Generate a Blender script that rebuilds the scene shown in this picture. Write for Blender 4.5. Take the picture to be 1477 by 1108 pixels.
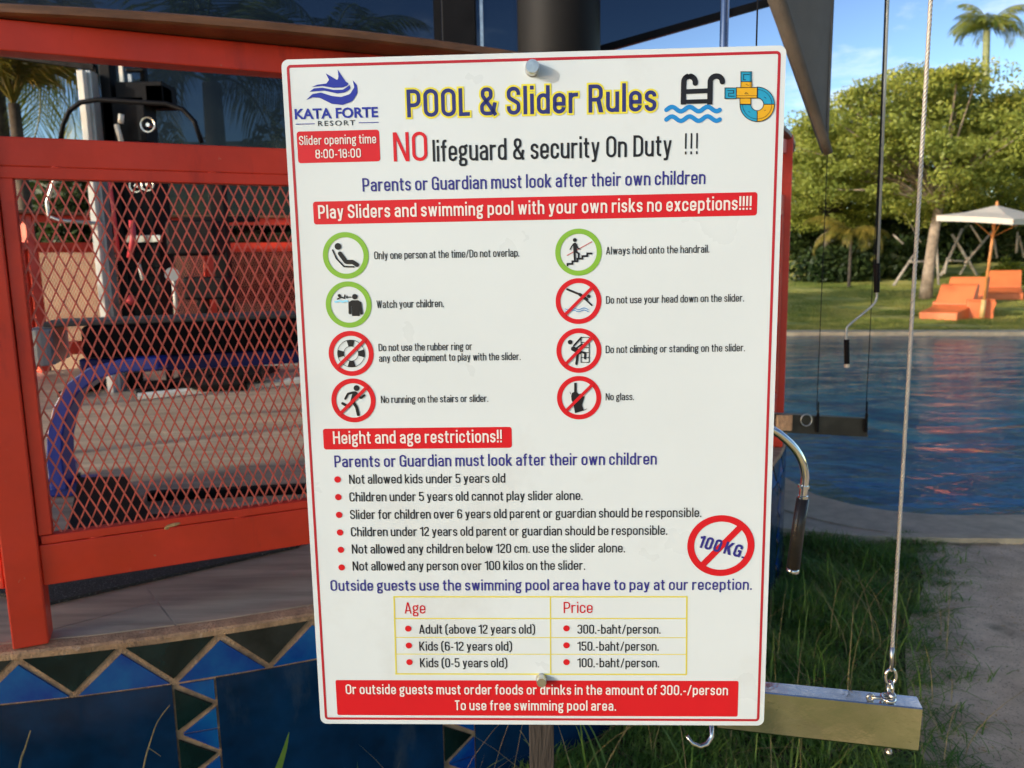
import bpy, bmesh, math, random
import numpy as np
from mathutils import Vector, Matrix
from mathutils.geometry import tessellate_polygon
for o in list(bpy.data.objects): bpy.data.objects.remove(o)
SC = bpy.context.scene
COL = SC.collection
random.seed(7); RNG = np.random.default_rng(11)

# ------------------------------------------------------------------ camera
FPX, PITCH, ROLL, CX, CY = 1109.0, .14974, -.018265, 738.5, 554.0
FW = np.array([0, math.cos(PITCH), -math.sin(PITCH)]); _r = np.array([1., 0, 0]); _u = np.cross(_r, FW)
RT = math.cos(ROLL)*_r + math.sin(ROLL)*_u; UP = -math.sin(ROLL)*_r + math.cos(ROLL)*_u
EYE = np.array([0, 0, 1.5])
cam = bpy.data.objects.new('camera', bpy.data.cameras.new('camera')); COL.objects.link(cam)
cam.matrix_world = Matrix(((RT[0], UP[0], -FW[0], 0), (RT[1], UP[1], -FW[1], 0), (RT[2], UP[2], -FW[2], 1.5), (0, 0, 0, 1)))
cam.data.sensor_width = 36; cam.data.lens = 36*FPX/1477; cam.data.clip_start = .05; cam.data.clip_end = 1500
cam.data.dof.use_dof = True; cam.data.dof.focus_distance = .98; cam.data.dof.aperture_fstop = 9
SC.camera = cam

# ------------------------------------------------------------------ sky, sun, exposure
SUN_AZ = Vector((-.87, -.49, 0)).normalized(); SUN_EL = math.radians(17)
w = bpy.data.worlds.new('World'); SC.world = w; w.use_nodes = True
nt = w.node_tree; nt.nodes.clear()
def N(t, kind, **kw):
    n = t.nodes.new(kind)
    for k, v in kw.items():
        if k[0] == '_': setattr(n, k[1:], v)
        else: n.inputs[k].default_value = v
    return n
out = N(nt, 'ShaderNodeOutputWorld'); bg = N(nt, 'ShaderNodeBackground', Strength=.15)
sky = N(nt, 'ShaderNodeTexSky', _sky_type='NISHITA', _sun_disc=False)
sky.sun_elevation = SUN_EL; sky.sun_rotation = math.atan2(SUN_AZ.x, SUN_AZ.y); sky.air_density = 1.0; sky.dust_density = .6; sky.ozone_density = 1.6
tc = N(nt, 'ShaderNodeTexCoord'); mp = N(nt, 'ShaderNodeMapping'); mp.inputs['Scale'].default_value = (1.2, 1.2, 4.0); mp.inputs['Location'].default_value = (2.3, .6, .4)
ns = N(nt, 'ShaderNodeTexNoise', Scale=2.3, Detail=8., Roughness=.62)
cr = N(nt, 'ShaderNodeValToRGB'); cr.color_ramp.elements[0].position = .56; cr.color_ramp.elements[1].position = .80
mx = N(nt, 'ShaderNodeMixRGB'); mx.inputs[2].default_value = (6.0, 6.3, 6.7, 1)
L = nt.links.new
L(tc.outputs['Generated'], mp.inputs[0]); L(mp.outputs[0], ns.inputs['Vector']); L(ns.outputs[0], cr.inputs[0]); L(cr.outputs[0], mx.inputs[0])
hs = N(nt, 'ShaderNodeHueSaturation', Saturation=.86, Value=.19)
gm = N(nt, 'ShaderNodeGamma', Gamma=2.0)
L(sky.outputs[0], gm.inputs[0]); L(gm.outputs[0], hs.inputs['Color']); L(hs.outputs[0], mx.inputs[1]); L(mx.outputs[0], bg.inputs[0]); L(bg.outputs[0], out.inputs[0])
sd = bpy.data.lights.new('sun', 'SUN'); sd.energy = 2.2; sd.angle = math.radians(.5); sd.color = (1, .92, .80)
so = bpy.data.objects.new('sun', sd); COL.objects.link(so)
sv = Vector((SUN_AZ.x*math.cos(SUN_EL), SUN_AZ.y*math.cos(SUN_EL), math.sin(SUN_EL)))
so.rotation_euler = sv.to_track_quat('Z', 'Y').to_euler()
SC.view_settings.view_transform = 'Standard'; SC.view_settings.look = 'None'; SC.view_settings.exposure = .6; SC.view_settings.gamma = 1
SC.render.engine = 'CYCLES'
SC.cycles.transparent_max_bounces = 16; SC.cycles.max_bounces = 8

# ------------------------------------------------------------------ measuring helpers
def ray(u, v): return FW + RT*(u-CX)/FPX + UP*(CY-v)/FPX
def uz(u, v, z): d = ray(u, v); return Vector(EYE + d*(z-1.5)/d[2])
def uy(u, v, Y): d = ray(u, v); return Vector(EYE + d*Y/d[1])

# ------------------------------------------------------------------ materials
def mat(name, col, rough=.5, metal=0., var=.0, vscale=8., bump=0., bscale=60., col2=None, spec=.5, trans=0., detail=4., stretch=None, coord='Object', lo=.35, hi=.65, wear=None, rvar=0):
    m = bpy.data.materials.new(name); m.use_nodes = True; t = m.node_tree; b = t.nodes['Principled BSDF']
    b.inputs['Roughness'].default_value = rough; b.inputs['Metallic'].default_value = metal; b.inputs['Specular IOR Level'].default_value = spec
    b.inputs['Base Color'].default_value = (*col, 1)
    tc = N(t, 'ShaderNodeTexCoord'); src = tc.outputs[coord]
    if stretch:
        mp = N(t, 'ShaderNodeMapping'); mp.inputs['Scale'].default_value = stretch; t.links.new(src, mp.inputs[0]); src = mp.outputs[0]
    if var or col2:
        n = N(t, 'ShaderNodeTexNoise', Scale=vscale, Detail=detail, Roughness=.6); t.links.new(src, n.inputs['Vector'])
        r = N(t, 'ShaderNodeValToRGB'); e = r.color_ramp.elements; e[0].position = lo; e[1].position = hi
        c2 = col2 or tuple(min(1, c*(1+var)) for c in col); c1 = col if col2 else tuple(c*(1-var) for c in col)
        e[0].color = (*c1, 1); e[1].color = (*c2, 1)
        t.links.new(n.outputs[0], r.inputs[0]); t.links.new(r.outputs[0], b.inputs['Base Color'])
    if rvar:
        n3 = N(t, 'ShaderNodeTexNoise', Scale=vscale*2.3, Detail=5.); t.links.new(src, n3.inputs['Vector']); mr = N(t, 'ShaderNodeMapRange'); mr.inputs[1].default_value = .3; mr.inputs[2].default_value = .7; mr.inputs[3].default_value = max(.02, rough-rvar); mr.inputs[4].default_value = min(1, rough+rvar)
        t.links.new(n3.outputs[0], mr.inputs[0]); t.links.new(mr.outputs[0], b.inputs['Roughness'])
    for wcol, wsc, wlo, whi, wst in (wear or ()):
        s2 = tc.outputs[coord]
        if wst: mp2 = N(t, 'ShaderNodeMapping'); mp2.inputs['Scale'].default_value = wst; t.links.new(s2, mp2.inputs[0]); s2 = mp2.outputs[0]
        n4 = N(t, 'ShaderNodeTexNoise', Scale=wsc, Detail=9., Roughness=.65); t.links.new(s2, n4.inputs['Vector'])
        r4 = N(t, 'ShaderNodeValToRGB'); r4.color_ramp.elements[0].position = wlo; r4.color_ramp.elements[1].position = whi; t.links.new(n4.outputs[0], r4.inputs[0])
        m4 = N(t, 'ShaderNodeMixRGB'); m4.inputs[2].default_value = (*wcol, 1); t.links.new(r4.outputs[0], m4.inputs[0])
        old = b.inputs['Base Color'].links
        if old: t.links.new(old[0].from_socket, m4.inputs[1])
        else: m4.inputs[1].default_value = (*col, 1)
        t.links.new(m4.outputs[0], b.inputs['Base Color'])
    if bump:
        n2 = N(t, 'ShaderNodeTexNoise', Scale=bscale, Detail=5.); t.links.new(src, n2.inputs['Vector'])
        bp = N(t, 'ShaderNodeBump', Strength=bump, Distance=.01); t.links.new(n2.outputs[0], bp.inputs['Height']); t.links.new(bp.outputs[0], b.inputs['Normal'])
    if trans:
        tr = N(t, 'ShaderNodeBsdfTranslucent'); ms = N(t, 'ShaderNodeMixShader'); ms.inputs[0].default_value = trans
        if var or col2: t.links.new(r.outputs[0], tr.inputs[0])
        else: tr.inputs[0].default_value = (*col, 1)
        t.links.new(b.outputs[0], ms.inputs[1]); t.links.new(tr.outputs[0], ms.inputs[2]); t.links.new(ms.outputs[0], t.nodes['Material Output'].inputs[0])
    return m
M = {}
M['red'] = mat('red_paint', (.67, .040, .013), .42, var=.13, vscale=4, bump=.12, bscale=28, rvar=.14, wear=[((.32, .018, .012), 7, .56, .74, (1, 1, .25)), ((.55, .20, .12), 34, .66, .72, None), ((.10, .03, .02), 60, .70, .74, None)])
M['red2'] = mat('red_mesh_paint', (.66, .12, .08), .36, var=.18, vscale=30, bump=.1, bscale=120)
M['capwood'] = mat('brown_rail_wood', (.20, .085, .035), .5, var=.3, vscale=9, bump=.2, bscale=90, stretch=(1, 1, 6))
M['grout'] = mat('tan_grout', (.44, .27, .15), .85, var=.25, vscale=24, bump=.7, bscale=160, wear=[((.16, .10, .07), 9, .55, .72, None), ((.62, .46, .34), 26, .60, .70, None)])
M['navy'] = mat('navy_tile', (.003, .026, .075), .16, var=.35, vscale=6, bump=.03, bscale=14, rvar=.1, wear=[((.05, .07, .09), 5, .60, .80, (1, 1, .35)), ((.35, .33, .28), 70, .735, .76, None)])
M['blue'] = mat('cobalt_tile', (.004, .045, .26), .14, col2=(.008, .13, .36), vscale=7, bump=.05, bscale=14, rvar=.1, wear=[((.03, .09, .16), 16, .60, .78, None), ((.35, .33, .28), 80, .74, .76, None)])
M['green'] = mat('bottle_green_tile', (.004, .016, .016), .14, var=.5, vscale=9, bump=.04, bscale=18)
M['greytile'] = mat('charcoal_tile', (.028, .030, .027), .18, var=.4, vscale=9, bump=.04, bscale=18)
M['floor'] = mat('timber_look_floor_tile', (.30, .225, .155), .42, col2=(.66, .52, .36), vscale=2.2, bump=.08, bscale=8, stretch=(1, 9, 1), detail=8, lo=.3, hi=.72)
M['joint'] = mat('floor_joint', (.50, .42, .31), .9, var=.2, bump=.3)
M['rubber'] = mat('speckled_rubber', (.018, .020, .020), .8, col2=(.20, .21, .20), vscale=260, bump=.5, bscale=200, lo=.62, hi=.72, detail=1)
M['black'] = mat('black_plastic', (.006, .006, .007), .5, spec=.1, var=.3, bump=.05)
M['pad'] = mat('black_vinyl', (.005, .004, .005), .5, spec=.1, var=.3, bump=.25, bscale=160)
M['chrome'] = mat('polished_steel', (.78, .76, .70), .09, 1., var=.07, vscale=12, bump=.04, bscale=22)
M['steel'] = mat('brushed_steel', (.55, .54, .51), .30, 1., var=.15, vscale=50, bump=.08, bscale=90)
M['greymetal'] = mat('grey_metal', (.38, .40, .40), .35, .3, var=.12, bump=.05)
M['ivory'] = mat('ivory_metal', (.66, .64, .56), .4, var=.08, bump=.05)
M['bluepaint'] = mat('blue_machine_paint', (.012, .035, .30), .28, var=.12, bump=.04)
M['bluedark'] = mat('machine_blue_darker', (.006, .014, .16), .35, var=.12)  # machine blue made darker for the beam under the pad
M['pink'] = mat('red_grip', (.62, .06, .07), .4, var=.1)
M['darkpost'] = mat('weathered_post', (.028, .021, .017), .7, var=.4, vscale=14, bump=.4, bscale=70, stretch=(3, 3, .4))
M['column'] = mat('dark_column_paint', (.008, .0075, .007), .6, .0, spec=.2, var=.25, vscale=3, bump=.05, bscale=10)
M['sail'] = mat('grey_canvas', (.16, .148, .13), .85, var=.12, vscale=6, bump=.3, bscale=300)
M['sailhem'] = mat('brown_grey_hem', (.105, .085, .065), .8, var=.2, vscale=8, bump=.3, bscale=200)
M['soil'] = mat('grassy_soil', (.035, .045, .014), .95, col2=(.085, .075, .035), vscale=7, bump=.8, bscale=40, coord='Object')
M['path'] = mat('washed_concrete', (.48, .37, .25), .9, col2=(.74, .60, .42), vscale=5, bump=.45, bscale=150, wear=[((.12, .10, .075), 130, .56, .66, None), ((.17, .15, .09), 3.2, .58, .74, None)], detail=8)
M['worn'] = mat('worn_vinyl_top', (.085, .08, .075), .5, var=.3, vscale=12, bump=.2, bscale=60)
M['barmetal'] = mat('scratched_bar_steel', (.78, .74, .66), .12, 1., var=.10, vscale=10, bump=.22, bscale=9, rvar=.08, wear=[((.45, .40, .33), 40, .62, .72, (1, 6, 6))])
M['drylawn'] = mat('dry_turf', (.32, .29, .09), .9, col2=(.88, .62, .26), vscale=1.0, bump=.3, bscale=20, detail=10, lo=.42, hi=.58)
M['bounce_paving'] = mat('warm_bounce_paving', (.50, .42, .30), .85, var=.15, vscale=3, bump=.3, bscale=40)
M['kerb'] = mat('smooth_concrete', (.52, .43, .29), .75, var=.15, vscale=9, bump=.25, bscale=90)
M['coping'] = mat('pale_coping', (.60, .50, .33), .7, var=.15, vscale=6, bump=.2, bscale=60)
M['grass'] = mat('grass_blades', (.060, .18, .018), .6, col2=(.20, .30, .05), vscale=5, trans=.35, detail=6)
M['turf'] = mat('sunny_turf_blades', (.17, .24, .03), .7, col2=(.55, .50, .13), vscale=.8, trans=.3, detail=6)
M['grassdry'] = mat('dry_stalks', (.30, .24, .10), .7, var=.3, vscale=30, trans=.2)
M['lawn'] = mat('lawn_turf', (.20, .27, .04), .9, col2=(.66, .58, .16), vscale=.9, bump=.35, bscale=30, detail=12)
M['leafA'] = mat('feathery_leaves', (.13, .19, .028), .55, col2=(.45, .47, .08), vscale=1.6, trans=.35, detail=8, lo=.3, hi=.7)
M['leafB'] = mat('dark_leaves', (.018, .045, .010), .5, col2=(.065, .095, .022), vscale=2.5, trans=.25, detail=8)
M['leafC'] = mat('bright_shrub_leaves', (.10, .16, .012), .5, col2=(.24, .27, .03), vscale=4, trans=.35)
M['palm'] = mat('palm_leaflets', (.07, .13, .022), .42, col2=(.22, .25, .045), vscale=1.3, trans=.3, detail=6)
M['palmy'] = mat('yellow_palm_leaflets', (.13, .14, .02), .42, col2=(.36, .27, .05), vscale=1.7, trans=.3)
M['bark'] = mat('pale_bark', (.22, .17, .12), .9, col2=(.42, .33, .24), vscale=6, bump=.7, bscale=30)
M['barkdark'] = mat('dark_bark', (.07, .055, .04), .9, var=.4, vscale=6, bump=.7, bscale=30)
M['areca'] = mat('green_palm_trunk', (.16, .20, .10), .7, var=.2, vscale=8, bump=.3)
M['pole'] = mat('peeled_pole', (.42, .36, .29), .8, var=.25, vscale=10, bump=.4)
M['orange'] = mat('orange_plastic', (.78, .19, .06), .45, var=.06, vscale=3, bump=.04)
M['canopy'] = mat('cream_canvas', (.80, .75, .64), .85, var=.05, vscale=4, bump=.15, bscale=200, trans=.25)
M['teak'] = mat('orange_teak', (.55, .23, .07), .5, var=.2, vscale=9, bump=.15)
M['wall'] = mat('dark_green_wall', (.028, .042, .038), .7, var=.25, vscale=2, bump=.15, bscale=20)
M['pooltile'] = mat('caustic_pool_tile', (.01, .12, .46), .3, col2=(.10, .66, .80), vscale=2.6, detail=7, lo=.40, hi=.64)  # blue tile with water caustics painted in as light and dark mottling
M['ledge'] = mat('pool_ledge', (.34, .27, .10), .6, col2=(.16, .17, .09), vscale=7)
M['orangebark'] = mat('rusty_bark', (.42, .12, .03), .8, var=.4, vscale=9, bump=.5)
M['gold'] = mat('lit_backdrop_tan', (.36, .24, .155), .85, var=.2, vscale=2)  # tan that stands in for sunlit ground behind the gym
M['dry'] = mat('dead_leaf', (.40, .26, .10), .7, var=.3, vscale=40)
def printed(name, c, r=.32): return mat(name, c, r, var=.03, vscale=6, spec=.3)
M['board'] = mat('white_board', (.545, .615, .65), .33, var=.02, vscale=3, bump=.03, bscale=5, coord='Object', rvar=.08, wear=[((.40, .42, .41), 2.6, .56, .95, None), ((.28, .25, .2), 120, .755, .78, None)])
M['edge'] = mat('board_edge', (.80, .76, .73), .4, var=.02)
M['p_red'] = printed('print_red', (.50, .009, .016)); M['p_dred'] = printed('print_border_red', (.36, .016, .026))
M['p_blue'] = printed('print_blue', (.028, .026, .20)); M['p_logo'] = printed('print_logo_blue', (.018, .03, .30))
M['p_title'] = printed('print_title_blue', (.022, .028, .15)); M['p_black'] = printed('print_black', (.012, .012, .015))
M['p_white'] = printed('print_white', (.66, .63, .62)); M['p_yellow'] = printed('print_yellow', (.62, .58, .05))
M['p_line'] = printed('print_table_yellow', (.58, .54, .08)); M['p_green'] = printed('print_green', (.18, .38, .04))
M['p_cyan'] = printed('print_cyan', (.015, .20, .52)); M['p_sky'] = printed('print_sky', (.02, .28, .48)); M['p_gold'] = printed('print_gold', (.60, .34, .015))
M['p_rail'] = printed('print_dull_red', (.42, .12, .13)); M['p_lblue'] = printed('print_light_blue', (.25, .62, .85))

def film():
    m = bpy.data.materials.new('tinted_film'); m.use_nodes = True; t = m.node_tree; t.nodes.clear()
    o = N(t, 'ShaderNodeOutputMaterial'); a = N(t, 'ShaderNodeBsdfTransparent'); a.inputs[0].default_value = (.25, .29, .33, 1)
    g = N(t, 'ShaderNodeBsdfGlossy', Roughness=.08); g.inputs[0].default_value = (.5, .5, .5, 1)
    fr = N(t, 'ShaderNodeFresnel', IOR=1.35); ms = N(t, 'ShaderNodeMixShader')
    tc = N(t, 'ShaderNodeTexCoord'); n = N(t, 'ShaderNodeTexNoise', Scale=2.2, Detail=2.); bp = N(t, 'ShaderNodeBump', Strength=.25, Distance=.03)
    t.links.new(tc.outputs['Object'], n.inputs[0]); t.links.new(n.outputs[0], bp.inputs['Height']); t.links.new(bp.outputs[0], g.inputs['Normal'])
    t.links.new(fr.outputs[0], ms.inputs[0]); t.links.new(a.outputs[0], ms.inputs[1]); t.links.new(g.outputs[0], ms.inputs[2]); t.links.new(ms.outputs[0], o.inputs[0])
    return m
M['film'] = film()
def watermat():
    m = bpy.data.materials.new('pool_water'); m.use_nodes = True; t = m.node_tree; t.nodes.clear()
    o = N(t, 'ShaderNodeOutputMaterial'); a = N(t, 'ShaderNodeBsdfTransparent'); a.inputs[0].default_value = (.70, .90, .95, 1)
    df = N(t, 'ShaderNodeBsdfDiffuse'); df.inputs[0].default_value = (.012, .45, .72, 1); m0 = N(t, 'ShaderNodeMixShader'); m0.inputs[0].default_value = .30
    g = N(t, 'ShaderNodeBsdfGlossy', Roughness=.03); fr = N(t, 'ShaderNodeFresnel', IOR=1.25); ms = N(t, 'ShaderNodeMixShader')
    tc = N(t, 'ShaderNodeTexCoord'); mp = N(t, 'ShaderNodeMapping'); mp.inputs['Scale'].default_value = (.8, 1.5, 1)
    n = N(t, 'ShaderNodeTexNoise', Scale=1.25, Detail=4., Roughness=.55, Distortion=.7); n2 = N(t, 'ShaderNodeTexNoise', Scale=10., Detail=3.)
    b1 = N(t, 'ShaderNodeBump', Strength=1., Distance=.05); b2 = N(t, 'ShaderNodeBump', Strength=.8, Distance=.009)
    k = t.links.new
    k(tc.outputs['Object'], mp.inputs[0]); k(mp.outputs[0], n.inputs['Vector']); k(mp.outputs[0], n2.inputs['Vector'])
    k(n.outputs[0], b1.inputs['Height']); k(n2.outputs[0], b2.inputs['Height']); k(b1.outputs[0], b2.inputs['Normal'])
    k(b2.outputs[0], g.inputs['Normal']); k(b2.outputs[0], fr.inputs['Normal'])
    k(a.outputs[0], m0.inputs[1]); k(df.outputs[0], m0.inputs[2])
    k(fr.outputs[0], ms.inputs[0]); k(m0.outputs[0], ms.inputs[1]); k(g.outputs[0], ms.inputs[2]); k(ms.outputs[0], o.inputs[0])
    return m
M['water'] = watermat()

# ------------------------------------------------------------------ object helpers
def link(name, me, m=None, parent=None, smooth=False):
    o = bpy.data.objects.new(name, me); COL.objects.link(o)
    if m is not None: me.materials.append(M[m] if isinstance(m, str) else m)
    if smooth: me.polygons.foreach_set('use_smooth', [True]*len(me.polygons))
    if parent is not None: o.parent = parent
    return o
def tag(o, label=None, cat=None, group=None, kind=None):
    if label: o['label'] = label
    if cat: o['category'] = cat
    if group: o['group'] = group
    if kind: o['kind'] = kind
    return o
def empty(name, loc=(0, 0, 0), rz=0):
    o = bpy.data.objects.new(name, None); COL.objects.link(o); o.location = loc; o.rotation_euler = (0, 0, rz); o.empty_display_size = .1
    return o
class MB:
    def __init__(s): s.v = []; s.f = []
    def add(s, vs, fs):
        b = len(s.v); s.v += [tuple(v) for v in vs]; s.f += [tuple(b+i for i in f) for f in fs]; return s
    def box(s, c, d, rz=0, ry=0, rx=0, org=None):
        R = Matrix.Rotation(rz, 3, 'Z') @ Matrix.Rotation(ry, 3, 'Y') @ Matrix.Rotation(rx, 3, 'X'); c = Vector(c)
        vs = [c + R @ Vector((x*d[0]/2, y*d[1]/2, z*d[2]/2)) for x in (-1, 1) for y in (-1, 1) for z in (-1, 1)]
        return s.add(vs, [(0, 1, 3, 2), (4, 6, 7, 5), (0, 4, 5, 1), (2, 3, 7, 6), (0, 2, 6, 4), (1, 5, 7, 3)])
    def tube(s, pts, r, n=8, cap=True):
        pts = [Vector(p) for p in pts]; rs = r if isinstance(r, (list, tuple)) else [r]*len(pts); rings = []
        t0 = (pts[1]-pts[0]).normalized(); a = t0.orthogonal().normalized()
        for i, p in enumerate(pts):
            t = ((pts[min(i+1, len(pts)-1)]-pts[max(i-1, 0)])).normalized()
            a = (a - t*a.dot(t)).normalized(); b = t.cross(a)
            rings.append([p + (a*math.cos(k*2*math.pi/n)+b*math.sin(k*2*math.pi/n))*rs[i] for k in range(n)])
        vs = [q for R_ in rings for q in R_]; fs = []
        for i in range(len(pts)-1):
            for k in range(n): fs.append((i*n+k, i*n+(k+1) % n, (i+1)*n+(k+1) % n, (i+1)*n+k))
        if cap: fs += [tuple(range(n))[::-1], tuple((len(pts)-1)*n+k for k in range(n))]
        return s.add(vs, fs)
    def prism(s, poly, axis, d, org=(0, 0, 0)):
        """poly: list of 3-D points (planar), extruded by vector d"""
        P = [Vector(p) for p in poly]; d = Vector(d); n = len(P)
        tri = tessellate_polygon([P]); 
        fs = [tuple(t) for t in tri] + [tuple(n+i for i in t[::-1]) for t in tri] + [(i, (i+1) % n, n+(i+1) % n, n+i) for i in range(n)]
        return s.add(P + [p+d for p in P], fs)
    def ball(s, c, r, n=10, m=6, sc=(1, 1, 1)):
        vs = []; fs = []
        for j in range(m+1):
            th = math.pi*j/m
            for k in range(n): vs.append((c[0]+r*sc[0]*math.sin(th)*math.cos(2*math.pi*k/n), c[1]+r*sc[1]*math.sin(th)*math.sin(2*math.pi*k/n), c[2]+r*sc[2]*math.cos(th)))
        for j in range(m):
            for k in range(n): fs.append((j*n+k, (j+1)*n+k, (j+1)*n+(k+1) % n, j*n+(k+1) % n))
        return s.add(vs, fs)
    def build(s, name, m, parent=None, smooth=False, bevel=0, seg=2):
        me = bpy.data.meshes.new(name); me.from_pydata(s.v, [], s.f); me.update()
        if bevel:
            bm = bmesh.new(); bm.from_mesh(me); bmesh.ops.remove_doubles(bm, verts=bm.verts, dist=1e-6); bmesh.ops.recalc_face_normals(bm, faces=bm.faces)
            ed = [e for e in bm.edges if len(e.link_faces) == 2 and e.calc_face_angle() > .5]
            bmesh.ops.bevel(bm, geom=ed, offset=bevel, segments=seg, affect='EDGES', profile=.5); bm.to_mesh(me); bm.free()
        o = link(name, me, m, parent, smooth)
        if smooth and bevel:
            pass
        return o
def arcpts(c, r, a0, a1, n, plane='xz'):
    o = []
    for i in range(n+1):
        a = a0+(a1-a0)*i/n; x, y = r*math.cos(a), r*math.sin(a)
        o.append((c[0]+x, c[1], c[2]+y) if plane == 'xz' else (c[0]+x, c[1]+y, c[2]))
    return o
# ================================================================== SETTING
def sheet(name, m, outer, holes=(), z=0., kind='structure', parent=None):
    loops = [[Vector((x, y, z)) for x, y in outer]] + [[Vector((x, y, z)) for x, y in h] for h in holes]
    tri = tessellate_polygon(loops); vs = [v for l in loops for v in l]
    me = bpy.data.meshes.new(name); me.from_pydata(vs, [], [tuple(t) for t in tri]); me.update()
    bm = bmesh.new(); bm.from_mesh(me); bmesh.ops.recalc_face_normals(bm, faces=bm.faces)
    for f in bm.faces:
        if f.normal.z < 0: f.normal_flip()
    bm.to_mesh(me); bm.free()
    o = link(name, me, m, parent)
    if kind: o['kind'] = kind
    return o
def smoothloop(pts, n=6):
    out = []; k = len(pts)
    for i in range(k):
        p0, p1, p2, p3 = (Vector(pts[(i+j-1) % k]) for j in range(4))
        for s in range(n):
            t = s/n; out.append(tuple(.5*((2*p1)+(p2-p0)*t+(2*p0-5*p1+4*p2-p3)*t*t+(3*p1-p0-3*p2+p3)*t**3)))
    return out
def inset(loop, d):
    out = []; n = len(loop)
    A = sum(loop[i][0]*loop[(i+1) % n][1]-loop[(i+1) % n][0]*loop[i][1] for i in range(n)); sg = 1 if A > 0 else -1
    for i in range(n):
        a, b = Vector(loop[i-1]), Vector(loop[(i+1) % n]); t = (b-a).normalized()
        out.append((loop[i][0]-t.y*d*sg, loop[i][1]+t.x*d*sg))
    return out
POOL = smoothloop([(1.93, 5.2), (2.03, 4.76), (2.36, 4.47), (3.02, 4.385), (5.5, 4.45), (10, 4.6), (15, 6), (18, 9.5), (16.5, 12.6), (13, 14.4), (10.1, 15.15), (7.6, 15.7), (5.7, 16.05), (4.0, 15.7), (2.6, 13), (2.0, 10), (1.85, 7.2)])
COPE = inset(POOL, -.42)
big = [(260*math.cos(a*math.pi/18)+0, 260*math.sin(a*math.pi/18)) for a in range(36)]
sheet('ground', 'soil', big, [COPE], z=-.03)
# pool deck ring round the water
def ring(name, m, lo, hi, z0, z1, kind='structure'):
    n = len(lo); mb = MB()
    vs = [(x, y, z1) for x, y in lo]+[(x, y, z1) for x, y in hi]+[(x, y, z0) for x, y in lo]+[(x, y, z0) for x, y in hi]
    fs = []
    for i in range(n):
        j = (i+1) % n; fs += [(i, j, n+j, n+i), (n+i, n+j, 3*n+j, 3*n+i), (2*n+i, 2*n+j, j, i)]
    mb.add(vs, fs); o = mb.build(name, m); o['kind'] = kind; return o
near = [i for i, p in enumerate(POOL)]
ring('pool_edge', 'kerb', POOL, COPE, -.35, .0)
# pale far coping: a raised lip on the far side
far_idx = [i for i, p in enumerate(POOL) if p[1] > 12.0]
def strip(name, m, A, B, z0, z1, parent=None):
    n = len(A); mb = MB(); vs = [(x, y, z1) for x, y in A]+[(x, y, z1) for x, y in B]+[(x, y, z0) for x, y in A]+[(x, y, z0) for x, y in B]; fs = []
    for i in range(n-1): fs += [(i, i+1, n+i+1, n+i), (n+i, n+i+1, 3*n+i+1, 3*n+i), (2*n+i, 2*n+i+1, i+1, i)]
    fs += [(0, n, 3*n, 2*n), (n-1, 3*n-1, 4*n-1, 2*n-1)]
    mb.add(vs, fs); return mb.build(name, m, parent)
o = strip('pool_coping', 'coping', [inset(POOL, -.02)[i] for i in far_idx], [inset(POOL, -.5)[i] for i in far_idx], -.3, .07); o['kind'] = 'structure'
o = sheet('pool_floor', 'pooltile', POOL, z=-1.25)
mb = MB(); n = len(POOL)
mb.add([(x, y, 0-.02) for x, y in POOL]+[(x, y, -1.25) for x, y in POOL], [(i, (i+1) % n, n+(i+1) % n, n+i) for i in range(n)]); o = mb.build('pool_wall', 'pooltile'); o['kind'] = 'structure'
ledge = [p for p in inset(POOL, .01) if p[1] < 5.3 and p[0] < 12]
li = inset(POOL, .37); idx = [i for i, p in enumerate(POOL) if p[1] < 5.6 and p[0] < 12]
pi_ = inset(POOL, .005)
# order the run so it is contiguous
st = [k for k in idx if (k-1) % n not in idx][0]; run = []
k = st
while k in idx: run.append(k); k = (k+1) % n
o = strip('pool_ledge', 'ledge', [pi_[i] for i in run], [li[i] for i in run], -.9, -.075); o['kind'] = 'structure'
o = sheet('pool_water', 'water', inset(POOL, .002), z=-.022)
# concrete path on the right, and the smooth apron between it and the pool
pth = smoothloop([(.95, 1.2), (1.22, 2.1), (1.37, 2.5), (1.62, 3.0), (1.93, 3.45), (2.2, 3.95), (2.8, 4.02), (5, 4.0), (9, 4.1), (12, 2), (8, -2), (2.5, -2.5), (1.0, -.5)], 5)
sheet('path', 'path', pth, z=-.012)
ap = [(1.25, 4.55), (1.7, 4.2), (2.2, 4.08), (3.2, 4.0), (6, 4.02), (10, 4.15)]
ap2 = [(1.5, 5.1), (1.68, 4.72), (2.1, 4.25), (3.1, 3.97+.03), (6, 4.05), (10, 4.2)]
# low kerb line dividing path and pool deck
o = strip('kerb', 'kerb', [(1.45, 4.28), (1.9, 4.1), (2.4, 4.03), (3.2, 3.985), (6, 4.0), (11, 4.1)], [(1.45, 4.20), (1.88, 4.03), (2.4, 3.96), (3.2, 3.915), (6, 3.93), (11, 4.03)], -.1, .018); o['kind'] = 'structure'
sheet('pool_deck', 'kerb', [(1.2, 5.9), (1.25, 4.5), (1.6, 4.12), (2.1, 3.97), (2.6, 3.925), (2.6, 4.1), (2.0, 4.35), (1.7, 4.65), (1.62, 5.2), (1.58, 5.9)], z=-.006)
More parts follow.
